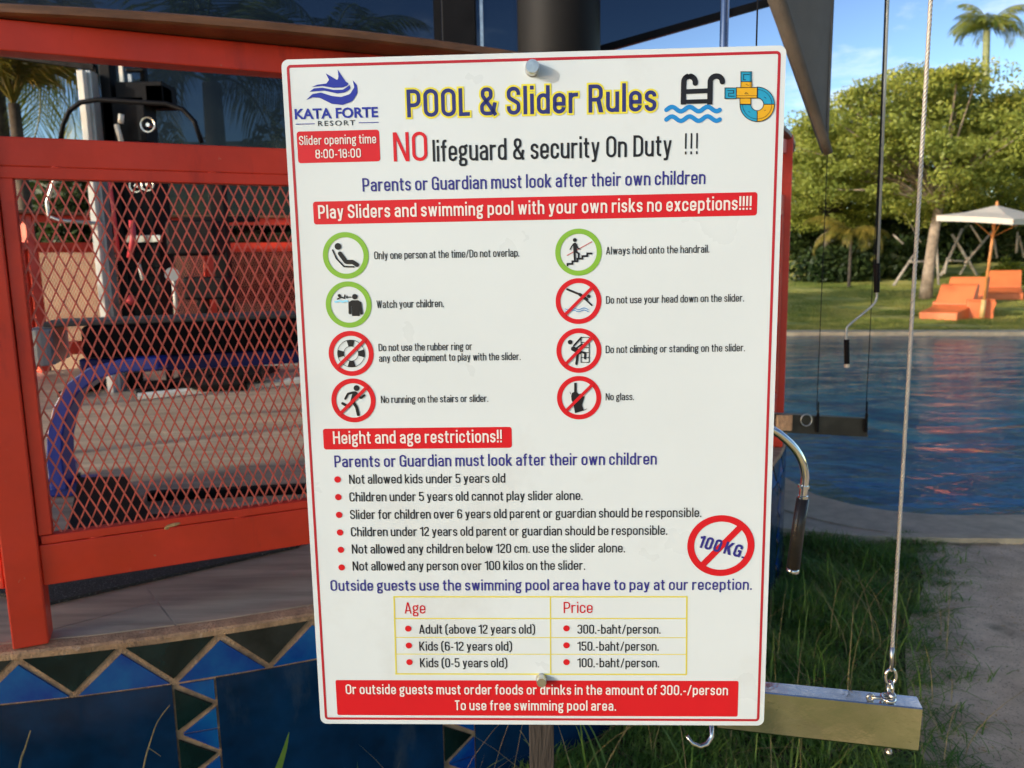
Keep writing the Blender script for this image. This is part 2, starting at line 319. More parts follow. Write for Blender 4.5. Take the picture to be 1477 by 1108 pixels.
# lawn beyond the pool: rises gently
def lawnz(x, y): return .0056*max(0, min(y, 34)-15.6)**2 + .03*math.sin(x*.5)*min(1, max(0, (y-17)*.3)) - .02
def lawn():
    X = np.linspace(-60, 70, 131); Y = np.concatenate([np.linspace(15.6, 40, 50), np.linspace(44, 120, 16)])
    vs = []; 
    ce = inset(POOL, -.45)
    def y0(x):
        c = [p for p in ce if p[1] > 10 and abs(p[0]-x) < .8]
        return max([p[1] for p in c]) if c else (15.6 if x > 0 else 15.2)
    for y in Y:
        for x in X:
            yy = y
            if y < 19: yy = y0(x)+(y-15.6)*(19-y0(x))/3.4
            vs.append((x, yy, lawnz(x, yy) if y > 15.7 else -.015))
    nx = len(X); fs = [(j*nx+i, j*nx+i+1, (j+1)*nx+i+1, (j+1)*nx+i) for j in range(len(Y)-1) for i in range(nx-1)]
    mb = MB(); mb.add(vs, fs); o = mb.build('lawn', 'lawn', smooth=True); o['kind'] = 'structure'
lawn()

# ================================================================== GYM PLATFORM
PC = Vector((-1.743, 5.0)); PR = 3.35; FZ = .63
def pol(r, a, z): return Vector((PC.x+r*math.cos(a), PC.y+r*math.sin(a), z))
def cyl_hit(u, v, R=PR):
    d = ray(u, v); dx, dy = d[0], d[1]; a = dx*dx+dy*dy; b = -2*(dx*PC.x+dy*PC.y); c = PC.x**2+PC.y**2-R*R
    t = (-b-math.sqrt(max(0, b*b-4*a*c)))/(2*a); p = EYE+d*t; return math.atan2(p[1]-PC.y, p[0]-PC.x), p[2]
plat = tag(empty('tiled_plinth', (PC.x, PC.y, 0)), 'round raised plinth faced with navy tiles and a zigzag of blue triangle tiles', 'plinth')
def par(o, e):
    o.parent = e; o.matrix_parent_inverse = Matrix.Translation(e.location).inverted() if e.rotation_euler[2] == 0 else (Matrix.Translation(e.location) @ e.rotation_euler.to_matrix().to_4x4()).inverted(); return o
NS = 120
core = MB(); vs = []; 
for (r, z) in ((PR-.006, -.05), (PR-.006, FZ-.024), (PR-.012, FZ-.022)): vs += [pol(r, 2*math.pi*k/NS, z) for k in range(NS)]
fs = []
for j in range(2):
    for k in range(NS): fs.append((j*NS+k, j*NS+(k+1) % NS, (j+1)*NS+(k+1) % NS, (j+1)*NS+k))
fs.append(tuple(2*NS+k for k in range(NS)))
core.add(vs, fs); par(core.build('grout_bed', 'grout'), plat)
lip = MB(); vs = []
for (r, z) in ((PR-.045, FZ-.03), (PR-.045, FZ-.0015), (PR-.004, FZ-.003), (PR+.0015, FZ-.008), (PR+.0005, FZ-.0215)): vs += [pol(r, 2*math.pi*k/NS, z) for k in range(NS)]
fs = [(j*NS+k, j*NS+(k+1) % NS, (j+1)*NS+(k+1) % NS, (j+1)*NS+k) for j in range(4) for k in range(NS)]
lip.add(vs, fs); par(lip.build('mortar_lip', 'grout'), plat)
# floor tiles, clipped to the circle
def clip_circle(poly, R):
    K = 72
    for k in range(K):
        a = 2*math.pi*k/K; nx, ny = math.cos(a), math.sin(a); d = R*math.cos(math.pi/K); out = []
        for i in range(len(poly)):
            p, q = poly[i-1], poly[i]; dp, dq = p[0]*nx+p[1]*ny-d, q[0]*nx+q[1]*ny-d
            if dp <= 0 < dq or dq <= 0 < dp:
                t = dp/(dp-dq); out.append((p[0]+(q[0]-p[0])*t, p[1]+(q[1]-p[1])*t))
            if dq <= 0: out.append(q)
        poly = out
        if len(poly) < 3: return []
    return poly
s1, s2 = uz(205, 840, FZ), uz(260, 910, FZ); fa = math.atan2(s2.y-s1.y, s2.x-s1.x)+math.pi/2   # joint direction seen in the photo
W_, H_ = .60, .60; cf, sf = math.cos(fa), math.sin(fa); off = ((s1.x-PC.x)*cf+(s1.y-PC.y)*sf) % W_
for i in range(-7, 8):
    for j in range(-7, 8):
        x0, y0 = i*W_+off, j*H_+(.3 if i % 2 else 0)+.12; g = .0025
        q = [(x0+g, y0+g), (x0+W_-g, y0+g), (x0+W_-g, y0+H_-g), (x0+g, y0+H_-g)]
        q = clip_circle([(a*cf-b*sf, a*sf+b*cf) for a, b in q], PR-.046)
        if len(q) < 3: continue
        z = FZ-.012+random.uniform(0, .0006)
        mb = MB(); mb.prism([(PC.x+a, PC.y+b, z) for a, b in q], 'z', (0, 0, .012)); par(mb.build('floor_tile', 'floor'), plat)
jb = MB(); jb.add([pol(PR-.05, 2*math.pi*k/NS, FZ-.0012) for k in range(NS)], [tuple(range(NS))]); par(jb.build('floor_joints', 'joint'), plat)
# face tiles
def facepiece(name, m, pts, t=.005):
    """pts (angle, z) counter-clockwise; curved panels are split so that they follow the wall"""
    mb = MB(); n = len(pts)
    outer = [pol(PR+t-.006, a, z) for a, z in pts]; inner = [pol(PR-.008, a, z) for a, z in pts]
    tri = tessellate_polygon([[Vector((a*3.35, z, 0)) for a, z in pts]])
    mb.add(outer+inner, [tuple(t_) for t_ in tri]+[(i, (i+1) % n, n+(i+1) % n, n+i) for i in range(n)])
    return par(mb.build(name, m, bevel=0), plat)
ap_ = [cyl_hit(u, v)[0] for u, v in ((24, 950), (179, 935), (317, 913), (450, 890))]
step = (ap_[3]-ap_[0])/3; ZT, ZB = FZ-.023, .497; gz = .006/PR; base0 = ap_[0]
half = step/2
for k in range(-5, 22):
    a = base0+k*step; e = .0075/PR
    facepiece('triangle_tile', 'blue', [(a, ZT-.014), (a-half+e*1.4, ZB+.003), (a+half-e*1.4, ZB+.003)])
    b = a+half; facepiece('triangle_tile', ('green', 'green', 'greytile')[k % 3] if k % 3 != 2 or True else 'green', [(b, ZB+.014), (b+half-e*1.6, ZT), (b-half+e*1.6, ZT)])
# vertical zigzag strips, and large navy panels between
v0 = cyl_hit(249, 1000)[0]; v1 = cyl_hit(311, 985)[0]; w2 = cyl_hit(640, 1070)[0]
sw = v1-v0; pitch = w2-v0
hz = .135
for k in range(-3, 6):
    a0 = v0+k*pitch; a1 = a0+sw; z = ZB-.004; e = .004/PR
    flip = 0; zz = ZB-.002
    while zz > .0:
        lo = max(0, zz-hz)
        am = a1-e if True else a0
        # right-hand blue tiles, left-hand dark tiles
        facepiece('triangle_tile', 'blue', [(a0+e*4, zz-.002), (a1-e, zz-hz/2+.010), (a1-e, zz-.002)])
        facepiece('triangle_tile', 'green', [(a0+e, zz-.014), (a0+e, max(.0, zz-hz+.012)), (a1-e*3, zz-hz/2)])
        if zz-hz > 0: facepiece('triangle_tile', 'blue', [(a0+e*4, zz-hz+.002), (a1-e, zz-hz+.002), (a1-e, zz-hz/2-.010)])
        zz -= hz
    # navy panel to the right of this strip
    p0, p1 = a1+.001/PR, a0+pitch-.001/PR; nseg = 6; mb = MB(); vs = []
    for s in range(nseg+1):
        a = p0+(p1-p0)*s/nseg; vs += [pol(PR-.001, a, ZB-.002), pol(PR-.001, a, -.02), pol(PR-.009, a, ZB-.002), pol(PR-.009, a, -.02)]
    fs = []
    for s in range(nseg): b = s*4; fs += [(b, b+1, b+5, b+4), (b, b+4, b+6, b+2)]
    fs += [(0, 2, 3, 1), (nseg*4, nseg*4+1, nseg*4+3, nseg*4+2)]
    mb.add(vs, fs); par(mb.build('wall_panel', 'navy'), plat)

# ================================================================== RED FENCE ROUND THE PLATFORM
FR = 3.30; P0 = uz(33, 936, FZ); a0 = math.atan2(P0.y+.04-PC.y, P0.x-PC.x); NB = 13; st_ = 2*math.pi/NB
fence = tag(empty('red_fence', (PC.x, PC.y, FZ)), 'round red steel fence with diamond mesh around the gym platform', 'fence')
def fpt(k, z=FZ): return pol(FR, a0+k*st_, z)
chord = 2*FR*math.sin(st_/2); PW = .075
def zig(L, z0, z1):
    mb = MB(); W, H = .0252, .0275; nr = int((z1-z0)/H); hy, hw = .0015, .0020
    nc = int(L/W)+1
    for k in range(nr+1):
        for i in range(nc+1):
            x = i*W+(W/2 if k % 2 else 0); za = z0+k*H; zb = min(z1, za+H)
            for sx in (-1, 1):
                xb = x+sx*W/2*(zb-za)/H
                if min(x, xb) < 0 or max(x, xb) > L or zb <= za: continue
                y = .0012*sx
                vs = [(x-hw, y-hy, za), (x+hw, y-hy, za), (x+hw, y+hy, za), (x-hw, y+hy, za), (xb-hw, y-hy, zb), (xb+hw, y-hy, zb), (xb+hw, y+hy, zb), (xb-hw, y+hy, zb)]
                mb.add(vs, [(0, 1, 5, 4), (1, 2, 6, 5), (2, 3, 7, 6), (3, 0, 4, 7)])
    return mb
Lc = chord-PW
def railmesh(z0, z1, d, y=0, L=Lc, x0=0, bev=.003):
    mb = MB(); mb.box((x0+L/2, y, (z0+z1)/2), (L, d, z1-z0)); return mb
protos = None
for k in range(NB):
    a, b = fpt(k, 0), fpt(k+1, 0); d = (b-a).normalized(); th = math.atan2(d.y, d.x); s = a+d*PW/2
    mid = a0+k*st_
    if protos is None:
        P = []
        P.append(railmesh(.772, .872, .055).build('bottom_rail', 'red', bevel=.003))
        P.append(railmesh(1.742, 1.806, .055).build('middle_rail', 'red', bevel=.003))
        P.append(railmesh(1.985, 2.050, .06).build('top_rail', 'red', bevel=.003))
        P.append(zig(Lc-.05, .888, 1.722).build('mesh_panel', 'red2')); 
        fr = MB(); t = .004
        fr.box((Lc/2, -.012, 1.729), (Lc-.012, .034, .026)); fr.box((Lc/2, -.012, .884), (Lc-.012, .034, .020))
        fr.box((.016, -.012, 1.306), (.028, .034, .82)); fr.box((Lc-.016, -.012, 1.306), (.028, .034, .82))
        P.append(fr.build('mesh_frame', 'red', bevel=.002))
        for q in range(5):
            for zz in (1.7425, .8735): P.append(MB().ball((.12+q*.33, -.024, zz), .008, 8, 5, (2.2, .8, .45)).build('weld', 'red', smooth=True))
        P.append(MB().box((0, 0, FZ+.72), (PW, PW, 1.44-.001)).build('post', 'red', bevel=.004))
        protos = P
    for p in protos:
        if k in (10, 11) and not p.name.startswith(('post', 'top_rail')): continue      # unseen bays opened to let sun onto the gym floor
        if k == 0: c = p
        else: c = p.copy(); COL.objects.link(c)
        if p.name.startswith('post'):
            c.location = fpt(k, 0)-Vector((PC.x, PC.y, FZ)); c.location.z = -FZ; c.rotation_euler = (0, 0, mid+math.pi/2+st_/2)
        else:
            c.location = Vector((s.x-PC.x, s.y-PC.y, -FZ)); c.rotation_euler = (0, 0, th)
            if p.name.startswith('mesh_panel'): c.location += Vector((d.x*.025, d.y*.025, 0))+Vector((d.y, -d.x, 0))*.012
        c.parent = fence
cap = MB(); vs = []; NCp = 104
for (r, z) in ((3.13, 2.056), (3.13, 2.072), (3.145, 2.078), (3.325, 2.078), (3.34, 2.072), (3.34, 2.056), (3.33, 2.052), (3.14, 2.052)): vs += [pol(r, 2*math.pi*k/NCp, z) for k in range(NCp)]
fs = [(j*NCp+k, j*NCp+(k+1) % NCp, ((j+1) % 8)*NCp+(k+1) % NCp, ((j+1) % 8)*NCp+k) for j in range(8) for k in range(NCp)]
cap.add(vs, fs); par(cap.build('wooden_handrail', 'capwood'), fence)

# dark round column, slim black post beside it, tinted roll-down screens
def thing1(name, mb, m, label, cat, **kw):
    o = mb.build(name, m, **kw); return tag(o, label, cat)
c0 = uy(806, 40, 3.05)
e = tag(empty('round_column', (c0.x, c0.y, FZ)), 'thick dark round column rising behind the top edge of the sign', 'column')
mb = MB(); mb.tube([(0, 0, 0), (0, 0, 3.6)], .155, 40); mb.build('shaft', 'column', e, smooth=True)
mb = MB(); mb.tube([(0, 0, 0), (0, 0, .03)], .23, 40); mb.build('base_plate', 'column', e)
p = uy(663, 40, 3.15)
e = tag(empty('black_post', (p.x, p.y, FZ)), 'slim square black post standing left of the round column', 'post')
mb = MB(); mb.box((0, 0, 1.8), (.13, .10, 3.6)); mb.build('shaft', 'black', e, bevel=.004)
mb = MB(); mb.box((.086, -.03, 1.9), (.012, .012, 3.4)); mb.build('guide_rail', 'steel', e)
mb = MB(); mb.box((-.086, .03, 1.9), (.03, .04, 3.4)); mb.build('side_channel', 'black', e)
def screen(name, quad, Y, label, bars, dy=.004):
    P = [uy(u, v, Y) for u, v in quad]; c = sum(P, Vector())/len(P)
    e = tag(empty(name, c), label, 'screen', group='tinted plastic screens around the gym')
    mb = MB(); mb.prism([p-c for p in P], 'y', (0, dy, 0)); mb.build('tinted_sheet', 'film', e)
    for (i, j, wd) in bars:
        mb = MB(); mb.tube([P[i]-c+Vector((0, -.01, 0)), P[j]-c+Vector((0, -.01, 0))], wd, 4); mb.build('edge_bar', 'black', e)
screen('tinted_screen', [(-160, -260), (-160, 55), (137, 98), (150, 480), (640, 470), (640, -260)], 8.9, 'dark tinted plastic screen hanging on the far side of the gym behind the machines', [(1, 2, .045), (2, 3, .03), (3, 4, .03)])
screen('tinted_screen', [(684, 100), (756, 100), (756, -200), (684, -200)], 3.5, 'narrow tinted plastic strip between the square post and the round column', [(0, 3, .012)])
screen('tinted_screen', [(862, 74), (1114, 3), (1114, -120), (862, -120)], 3.3, 'dark tinted plastic screen with slanting lower edge right of the round column', [(0, 1, .02), (0, 3, .012)])
# ================================================================== SIGN
SGY = -.03843; SC_ = Vector((.029277, .961427, 1.5-.179961)); SW, SH = .600, .8650
sd_ = Vector((math.cos(SGY), math.sin(SGY), 0)); sn_ = Vector((math.sin(SGY), -math.cos(SGY), 0))
def S(u, v):
    d = Vector(ray(u, v)); E_ = Vector(EYE); t = (SC_-E_).dot(sn_)/d.dot(sn_); q = E_+d*t-SC_
    return (q.dot(sd_), q.z)
sign = tag(empty('rules_sign', SC_, SGY), 'large white rules board with red border and round pictograms, on a post before the fence', 'sign')
class Flat:
    """flat print: everything lies in layers a fraction of a millimetre proud of the board"""
    def __init__(s, layer): s.v = []; s.f = []; s.y = -.00025*layer; s.n = 0
    def add(s, pts, faces):
        s.n += 1; y = s.y-.00001*(s.n % 12); b = len(s.v); s.v += [(x, y, z) for x, z in pts]; s.f += [tuple(b+i for i in f) for f in faces]
    def poly(s, pts):
        tri = tessellate_polygon([[Vector((x, z, 0)) for x, z in pts]]); s.add(pts, [tuple(t) for t in tri])
    def disc(s, c, r, n=28): s.add([(c[0]+r*math.cos(2*math.pi*k/n), c[1]+r*math.sin(2*math.pi*k/n)) for k in range(n)], [tuple(range(n))])
    def ring(s, c, ro, ri, n=48, a0=0, a1=2*math.pi):
        P = []
        for k in range(n+1):
            a = a0+(a1-a0)*k/n; P += [(c[0]+ro*math.cos(a), c[1]+ro*math.sin(a)), (c[0]+ri*math.cos(a), c[1]+ri*math.sin(a))]
        s.add(P, [(2*k, 2*k+1, 2*k+3, 2*k+2) for k in range(n)])
    def rib(s, pts, w, closed=False, ext=0):
        P = [Vector(p[:2]) for p in pts]; tol = w*.04; P = [p for i, p in enumerate(P) if i == 0 or (p-P[i-1]).length > tol]
        if closed and len(P) > 2 and (P[0]-P[-1]).length < tol: P.pop()
        n = len(P)
        if n < 2: return
        if ext and not closed:
            P[0] = P[0]+(P[0]-P[1]).normalized()*ext; P[-1] = P[-1]+(P[-1]-P[-2]).normalized()*ext
        L_, R_ = [], []
        for i in range(n):
            if closed: a, b = P[i-1], P[(i+1) % n]
            else: a, b = P[max(i-1, 0)], P[min(i+1, n-1)]
            d1 = (P[i]-a) if (closed or i > 0) else (b-P[i]); d2 = (b-P[i]) if (closed or i < n-1) else (P[i]-a)
            d1.normalize(); d2.normalize(); m = Vector((-d1.y-d2.y, d1.x+d2.x))
            if m.length < 1e-6: m = Vector((-d1.y, d1.x))
            m.normalize(); c = max(.45, m.dot(Vector((-d1.y, d1.x)))); m *= w/2/c
            L_.append(P[i]+m); R_.append(P[i]-m)
        V = [tuple(q) for pr in zip(L_, R_) for q in pr]; m_ = n if closed else n-1
        s.add(V, [(2*i, 2*i+1, (2*i+3) % (2*n), (2*i+2) % (2*n)) for i in range(m_)])
    def build(s, name, m, parent=None):
        me = bpy.data.meshes.new(name); me.from_pydata(s.v, [], s.f); me.update(); return link(name, me, m, parent if parent is not None else sign)
def fillet(pts, closed=False, seg=5):
    out = []; n = len(pts)
    for i, p in enumerate(pts):
        r = p[2] if len(p) > 2 else 0
        if not r or (not closed and i in (0, n-1)): out.append((p[0], p[1])); continue
        P, A, B = Vector(p[:2]), Vector(pts[i-1][:2]), Vector(pts[(i+1) % n][:2]); u, v = (A-P), (B-P); lu, lv = u.length, v.length
        if lu < 1e-9 or lv < 1e-9: out.append(tuple(P)); continue
        u /= lu; v /= lv; c = max(-1, min(1, u.dot(v))); th = math.acos(c)
        if th > 3.05: out.append(tuple(P)); continue
        d = r/math.tan(th/2); d = min(d, lu*.999, lv*.999); r2 = d*math.tan(th/2)
        cen = P+(u+v).normalized()*(r2/math.sin(th/2)); s0 = P+u*d-cen; s1 = P+v*d-cen
        a0_ = math.atan2(s0.y, s0.x); a1_ = math.atan2(s1.y, s1.x); da = (a1_-a0_+math.pi) % (2*math.pi)-math.pi
        sg = max(2, int(seg*abs(da)/1.57+.5))
        for k in range(sg+1): a = a0_+da*k/sg; out.append((cen.x+r2*math.cos(a), cen.y+r2*math.sin(a)))
    return out
def rrect(x0, z0, x1, z1, r): return fillet([(x0, z0, r), (x1, z0, r), (x1, z1, r), (x0, z1, r)], True, 6)
# ---- condensed gothic lettering, drawn as strokes. unit = cap height
XH = .735
def glyph(ch, t):
    h = t/2; T = 1-h; B = h; X = XH-h
    def bx(w): return h, w-h
    S_ = []; 
    def st(*p, c=False): S_.append(('s', p, c))
    def dg(x0, y0, x1, y1, k=1.0): S_.append(('d', (x0, y0, x1, y1, k), False))
    if ch in 'OQ0': w = .50 if ch != '0' else .46; l, r = bx(w); R = (r-l)/2; st((l, B, R), (r, B, R), (r, T, R), (l, T, R), c=True)
    elif ch == 'o': w = .44; l, r = bx(w); R = (r-l)/2; st((l, B, R), (r, B, R), (r, X, R), (l, X, R), c=True)
    elif ch in 'CG':
        w = .49; l, r = bx(w); R = (r-l)/2
        if ch == 'C': st((r, .64), (r, T, R), (l, T, R), (l, B, R), (r, B, R), (r, .36))
        else: st((r, .66), (r, T, R), (l, T, R), (l, B, R), (r-.01, B, R*.9), (r-.01, .44)); st((r+h*.9, .48), (.5*w, .48)); st((r, .46), (r, 0))
    elif ch == 'c': w = .42; l, r = bx(w); R = (r-l)/2; st((r, XH*.62), (r, X, R), (l, X, R), (l, B, R), (r, B, R), (r, XH*.38))
    elif ch == 'P': w = .47; l, r = bx(w); st((l, 0), (l, 1)); st((l, T), (r, T, .17), (r, .43, .17), (l, .43))
    elif ch == 'R': w = .49; l, r = bx(w); st((l, 0), (l, 1)); st((l, T), (r-.01, T, .16), (r-.01, .46, .16), (l, .46)); dg(r-.09, .44, r+.0, 0, 1.1)
    elif ch == 'D': w = .49; l, r = bx(w); st((l, 0), (l, 1)); st((l, T), (r, T, .2), (r, B, .2), (l, B))
    elif ch == 'A': w = .52; dg(w/2-.01, 1, h*.95, 0, .95); dg(w/2+.01, 1, w-h*.95, 0, .95); st((.14, .26), (w-.14, .26))
    elif ch == 'L': w = .37; l, r = bx(w); st((l, 1), (l, B), (w, B))
    elif ch == 'N': w = .52; l, r = bx(w); st((l, 0), (l, 1)); st((r, 0), (r, 1)); dg(l+.01, 1, r-.01, 0, .95)
    elif ch == 'H': w = .51; l, r = bx(w); st((l, 0), (l, 1)); st((r, 0), (r, 1)); st((l, .53), (r, .53))
    elif ch == 'K': w = .50; l, r = bx(w); st((l, 0), (l, 1)); dg(w-h, 1, l+.06, .40, 1.05); dg(l+.12, .56, w-h, 0, 1.05)
    elif ch == 'T': w = .40; st((0, T), (w, T)); st((w/2, T), (w/2, 0))
    elif ch == 'W': w = .70; dg(h, 1, .21, 0, .9); dg(.345, 1, .215, 0, .85); dg(.355, 1, .485, 0, .85); dg(w-h, 1, .49, 0, .9)
    elif ch == 'S': w = .46; l, r = bx(w); R = (r-l)/2; st((r, .70), (r, T, R), (l, T, R), (l, .62, .14), (r, .40, .14), (r, B, R), (l, B, R), (l, .31))
    elif ch == 's': w = .39; l, r = bx(w); R = (r-l)/2; st((r, XH*.70), (r, X, R), (l, X, R), (l, XH*.60, .1), (r, XH*.42, .1), (r, B, R), (l, B, R), (l, XH*.30))
    elif ch == 'a': w = .42; l, r = bx(w); R = (r-l)/2; st((l, XH-.20), (l, X, R), (r, X, R), (r, 0)); st((r, XH*.60), (l, XH*.50, .12), (l, B, .13), (r-.04, B, .12), (r, .15))
    elif ch in 'bpdq':
        w = .44; l, r = bx(w); R = (r-l)/2
        st((l, B, R), (r, B, R), (r, X, R), (l, X, R), c=True)
        x = l if ch in 'bp' else r; st((x, -.2 if ch in 'pq' else 0), (x, 1.02 if ch in 'bd' else XH))
    elif ch == 'e': w = .43; l, r = bx(w); R = (r-l)/2; st((r, XH*.30), (r, B, R), (l, B, R), (l, X, R), (r, X, R), (r, XH*.47), (l, XH*.47))
    elif ch == 'f': w = .29; c = .13; st((c, 0), (c, 1.02-h, .10), (w, 1.02-h)); st((0, XH-h*.9), (w-.01, XH-h*.9))
    elif ch == 't': w = .29; c = .12; st((c, .93), (c, B, .10), (w-.01, B)); st((0, XH-h*.9), (w-.01, XH-h*.9))
    elif ch == 'g':
        w = .44; l, r = bx(w); r2 = r-.03; R = (r2-l)/2; k = t*.85
        st((l, .30, R), (r2, .30, R), (r2, X, R), (l, X, R), c=True); st((r2-.06, X-.01), (w+.01, XH+.0)); 
        st((l+.06, .30), (l+.0, .14, .06), (r-.02, .06, .09), (r-.02, -.19, .09), (l, -.19, .09), (l, .03, .08), (l+.1, .085))
    elif ch in 'hn': w = .44; l, r = bx(w); R = (r-l)/2; st((l, 0), (l, 1.02 if ch == 'h' else XH)); st((l, XH*.62), (l, X, R*.95), (r, X, R*.95), (r, 0))
    elif ch == 'm': w = .68; l, r = bx(w); c = w/2; R = (c-l)/2; st((l, 0), (l, XH)); st((l, XH*.66), (l, X, R), (c, X, R), (c, 0)); st((c, XH*.66), (c, X, R), (r, X, R), (r, 0))
    elif ch == 'u': w = .44; l, r = bx(w); R = (r-l)/2; st((r, 0), (r, XH)); st((l, XH), (l, B, R*.95), (r, B, R*.95), (r, XH*.36))
    elif ch in 'il1I!':
        w = t
        if ch == 'l': st((h, 0), (h, 1.02))
        elif ch == 'I': st((h, 0), (h, 1))
        elif ch == 'i': st((h, 0), (h, XH)); st((h, .88), (h, 1.02))
        elif ch == '!': st((h, .27), (h, 1)); st((h, 0), (h, .14))
        else: w = .30; st((w-h, 0), (w-h, 1)); st((w-h, T-.02), (w-h-.06, .86), (0, .80))
    elif ch == 'k': w = .43; l, r = bx(w); st((l, 0), (l, 1.02)); dg(w-h*1.2, XH, l+.04, .27, 1.0); dg(l+.10, .42, w-h, 0, 1.05)
    elif ch == 'r': w = .32; l, r = bx(w); st((l, 0), (l, XH)); st((l, XH*.60), (l, X-.01, .15), (w, X-.01))
    elif ch == 'v': w = .42; dg(h, XH, w/2-.01, 0, .95); dg(w-h, XH, w/2+.01, 0, .95)
    elif ch == 'y': w = .42; dg(h, XH, w/2+.0, 0, .95); dg(w-h, XH, w/2-.045, -.17, .95); st((w/2-.01, -.06), (w/2-.06, -.2+h, .06), (.02, -.2+h))
    elif ch == 'w': w = .62; dg(h, XH, .185, 0, .9); dg(.305, XH, .19, 0, .85); dg(.315, XH, .43, 0, .85); dg(w-h, XH, .435, 0, .9)
    elif ch == 'x': w = .42; dg(h*1.1, XH, w-h*1.1, 0, 1.05); dg(w-h*1.1, XH, h*1.1, 0, 1.05)
    elif ch == 'j': w = .2; st((w-h, XH), (w-h, -.2+h, .08), (0, -.2+h)); st((w-h, .88), (w-h, 1.02))
    elif ch == '2': w = .44; l, r = bx(w); R = (r-l)/2; st((l, .70), (l, T, R), (r, T, R), (r, .62, .1), (l, .2, .1), (l, B)); st((l-.0, B), (w, B))
    elif ch == '3': w = .45; l, r = bx(w); R = (r-l)/2; st((l, .74), (l, T, R), (r, T, R), (r, .53, .12), (.5*w, .53)); st((.5*w, .53), (r, .53, .12), (r, B, R), (l, B, R), (l, .26))
    elif ch == '5': w = .45; l, r = bx(w); R = (r-l)/2; st((w-.02, T), (l+.01, T), (l, .52)); st((l, .50), (l, .585, .05), (r, .60, .16), (r, B, R), (l, B, R), (l, .27))
    elif ch == '6': w = .46; l, r = bx(w); R = (r-l)/2; st((r, .74), (r, T, R), (l, T, R), (l, B, R), (r, B, R), (r, .57, R), (l, .57, .1), (l, .45))
    elif ch == '8': w = .46; l, r = bx(w); R = (r-l)/2; st((l, B, R), (r, B, R), (r, .52, .14), (l, .52, .14), c=True); st((l+.012, .52, .12), (r-.012, .52, .12), (r-.012, T, R*.95), (l+.012, T, R*.95), c=True)
    elif ch == '&': w = .56; st((w-.03, .0), (.10, .70, .09), (.10, T, .12), (.37, T, .12), (.37, .66, .10), (h, .36, .14), (h, B, .15), (.43, B, .14), (w-.05, .46))
    elif ch == '.': w = t*1.05; st((w/2, 0), (w/2, .15))
    elif ch == ':': w = t*1.05; st((w/2, .12), (w/2, .27)); st((w/2, .50), (w/2, .65))
    elif ch == '-': w = .25; st((.01, .37), (w-.01, .37))
    elif ch == '/': w = .36; dg(w-h*.7, 1, h*.7, -.02, .8)
    elif ch == '(': w = .24; st((w, 1.06), (h, .86, .25), (h, .06, .25), (w, -.14))
    elif ch == ')': w = .24; st((0, 1.06), (w-h, .86, .25), (w-h, .06, .25), (0, -.14))
    else: w = .2
    return w, S_
def typeset(F, text, x0, x1, z0, h, t=.145, sp=.095, ol=0, shear=0, rot=0, gap=.20):
    """lay text between x0 and x1; ol = extra outline"""
    tot = 0; pos = []; t *= .82
    for i, ch in enumerate(text):
        if ch == ' ': tot += gap; continue
        w_, g = glyph(ch, t); s_ = sp*(.35 if ch in 'ATyvwW/' else 1); pos.append((tot, g)); tot += w_+sp
    tot -= sp; k = (x1-x0)/tot; cr, sr = math.cos(rot), math.sin(rot)
    def tr(p):
        x, y = p[0]*k+p[1]*h*shear, p[1]*h; return (x0+x*cr-y*sr, z0+x*sr+y*cr)
    wd = t*h*(.5+.5*k/h)
    for off_, g in pos:
        for kind, p, c in g:
            if kind == 's':
                q = fillet([tuple(a) for a in p], c); F.rib([tr((off_+a[0], a[1])) for a in q], wd+ol*2, c, ext=ol)
            else:
                xa, ya, xb, yb, kk = p; sl = abs(xb-xa)/max(.01, abs(yb-ya)); hw = t*kk/2*math.sqrt(1+(sl)**2)
                o_ = ol/h; ox = ol/k if k else 0; dx = (xb-xa)/(yb-ya)*o_
                sg = 1 if ya > yb else -1
                F.add([tr((off_+xa-hw-ox+dx*sg, ya+o_*sg)), tr((off_+xa+hw+ox+dx*sg, ya+o_*sg)), tr((off_+xb+hw+ox-dx*sg, yb-o_*sg)), tr((off_+xb-hw-ox-dx*sg, yb-o_*sg))], [(0, 1, 2, 3)])
def line(text, uL, vL, uR, vR, cap, m, layer=2, t=.145, parent=None, ol=None, **kw):
    a, b = S(uL, vL), S(uR, vR); um, vm = (uL+uR)/2, (vL+vR)/2; h = S(um, vm-cap)[1]-S(um, vm)[1]; z = (a[1]+b[1])/2
    if ol:
        F = Flat(layer-1); typeset(F, text, a[0], b[0], z, h, t, ol=ol, **kw); F.build('letter_outline', 'p_yellow', parent)
    F = Flat(layer); typeset(F, text, a[0], b[0], z, h, t, **kw); return F.build('lettering', m, parent)
# board
bd = MB(); pts = rrect(-SW/2, -SH/2, SW/2, SH/2, .0085)
bd.prism([(x, 0, z) for x, z in pts], 'y', (0, .004, 0)); board = bd.build('board', 'board', sign)
def border():
    F = Flat(1); i0, i1 = .0062, .0095
    A = rrect(-SW/2+i0, -SH/2+i0, SW/2-i0, SH/2-i0, .005); B_ = rrect(-SW/2+i1, -SH/2+i1, SW/2-i1, SH/2-i1, .0018)
    n = len(A); F.add(A+B_, [(i, (i+1) % n, n+(i+1) % n, n+i) for i in range(n)]); F.build('border_line', 'p_dred')
border()
def banner(c, r=.0035):
    P = [S(*q) for q in c]; x0 = (P[0][0]+P[3][0])/2; x1 = (P[1][0]+P[2][0])/2; z1 = (P[0][1]+P[1][1])/2; z0 = (P[2][1]+P[3][1])/2
    F = Flat(1); F.poly(rrect(x0, z0, x1, z1, r)); return F.build('banner', 'p_red')
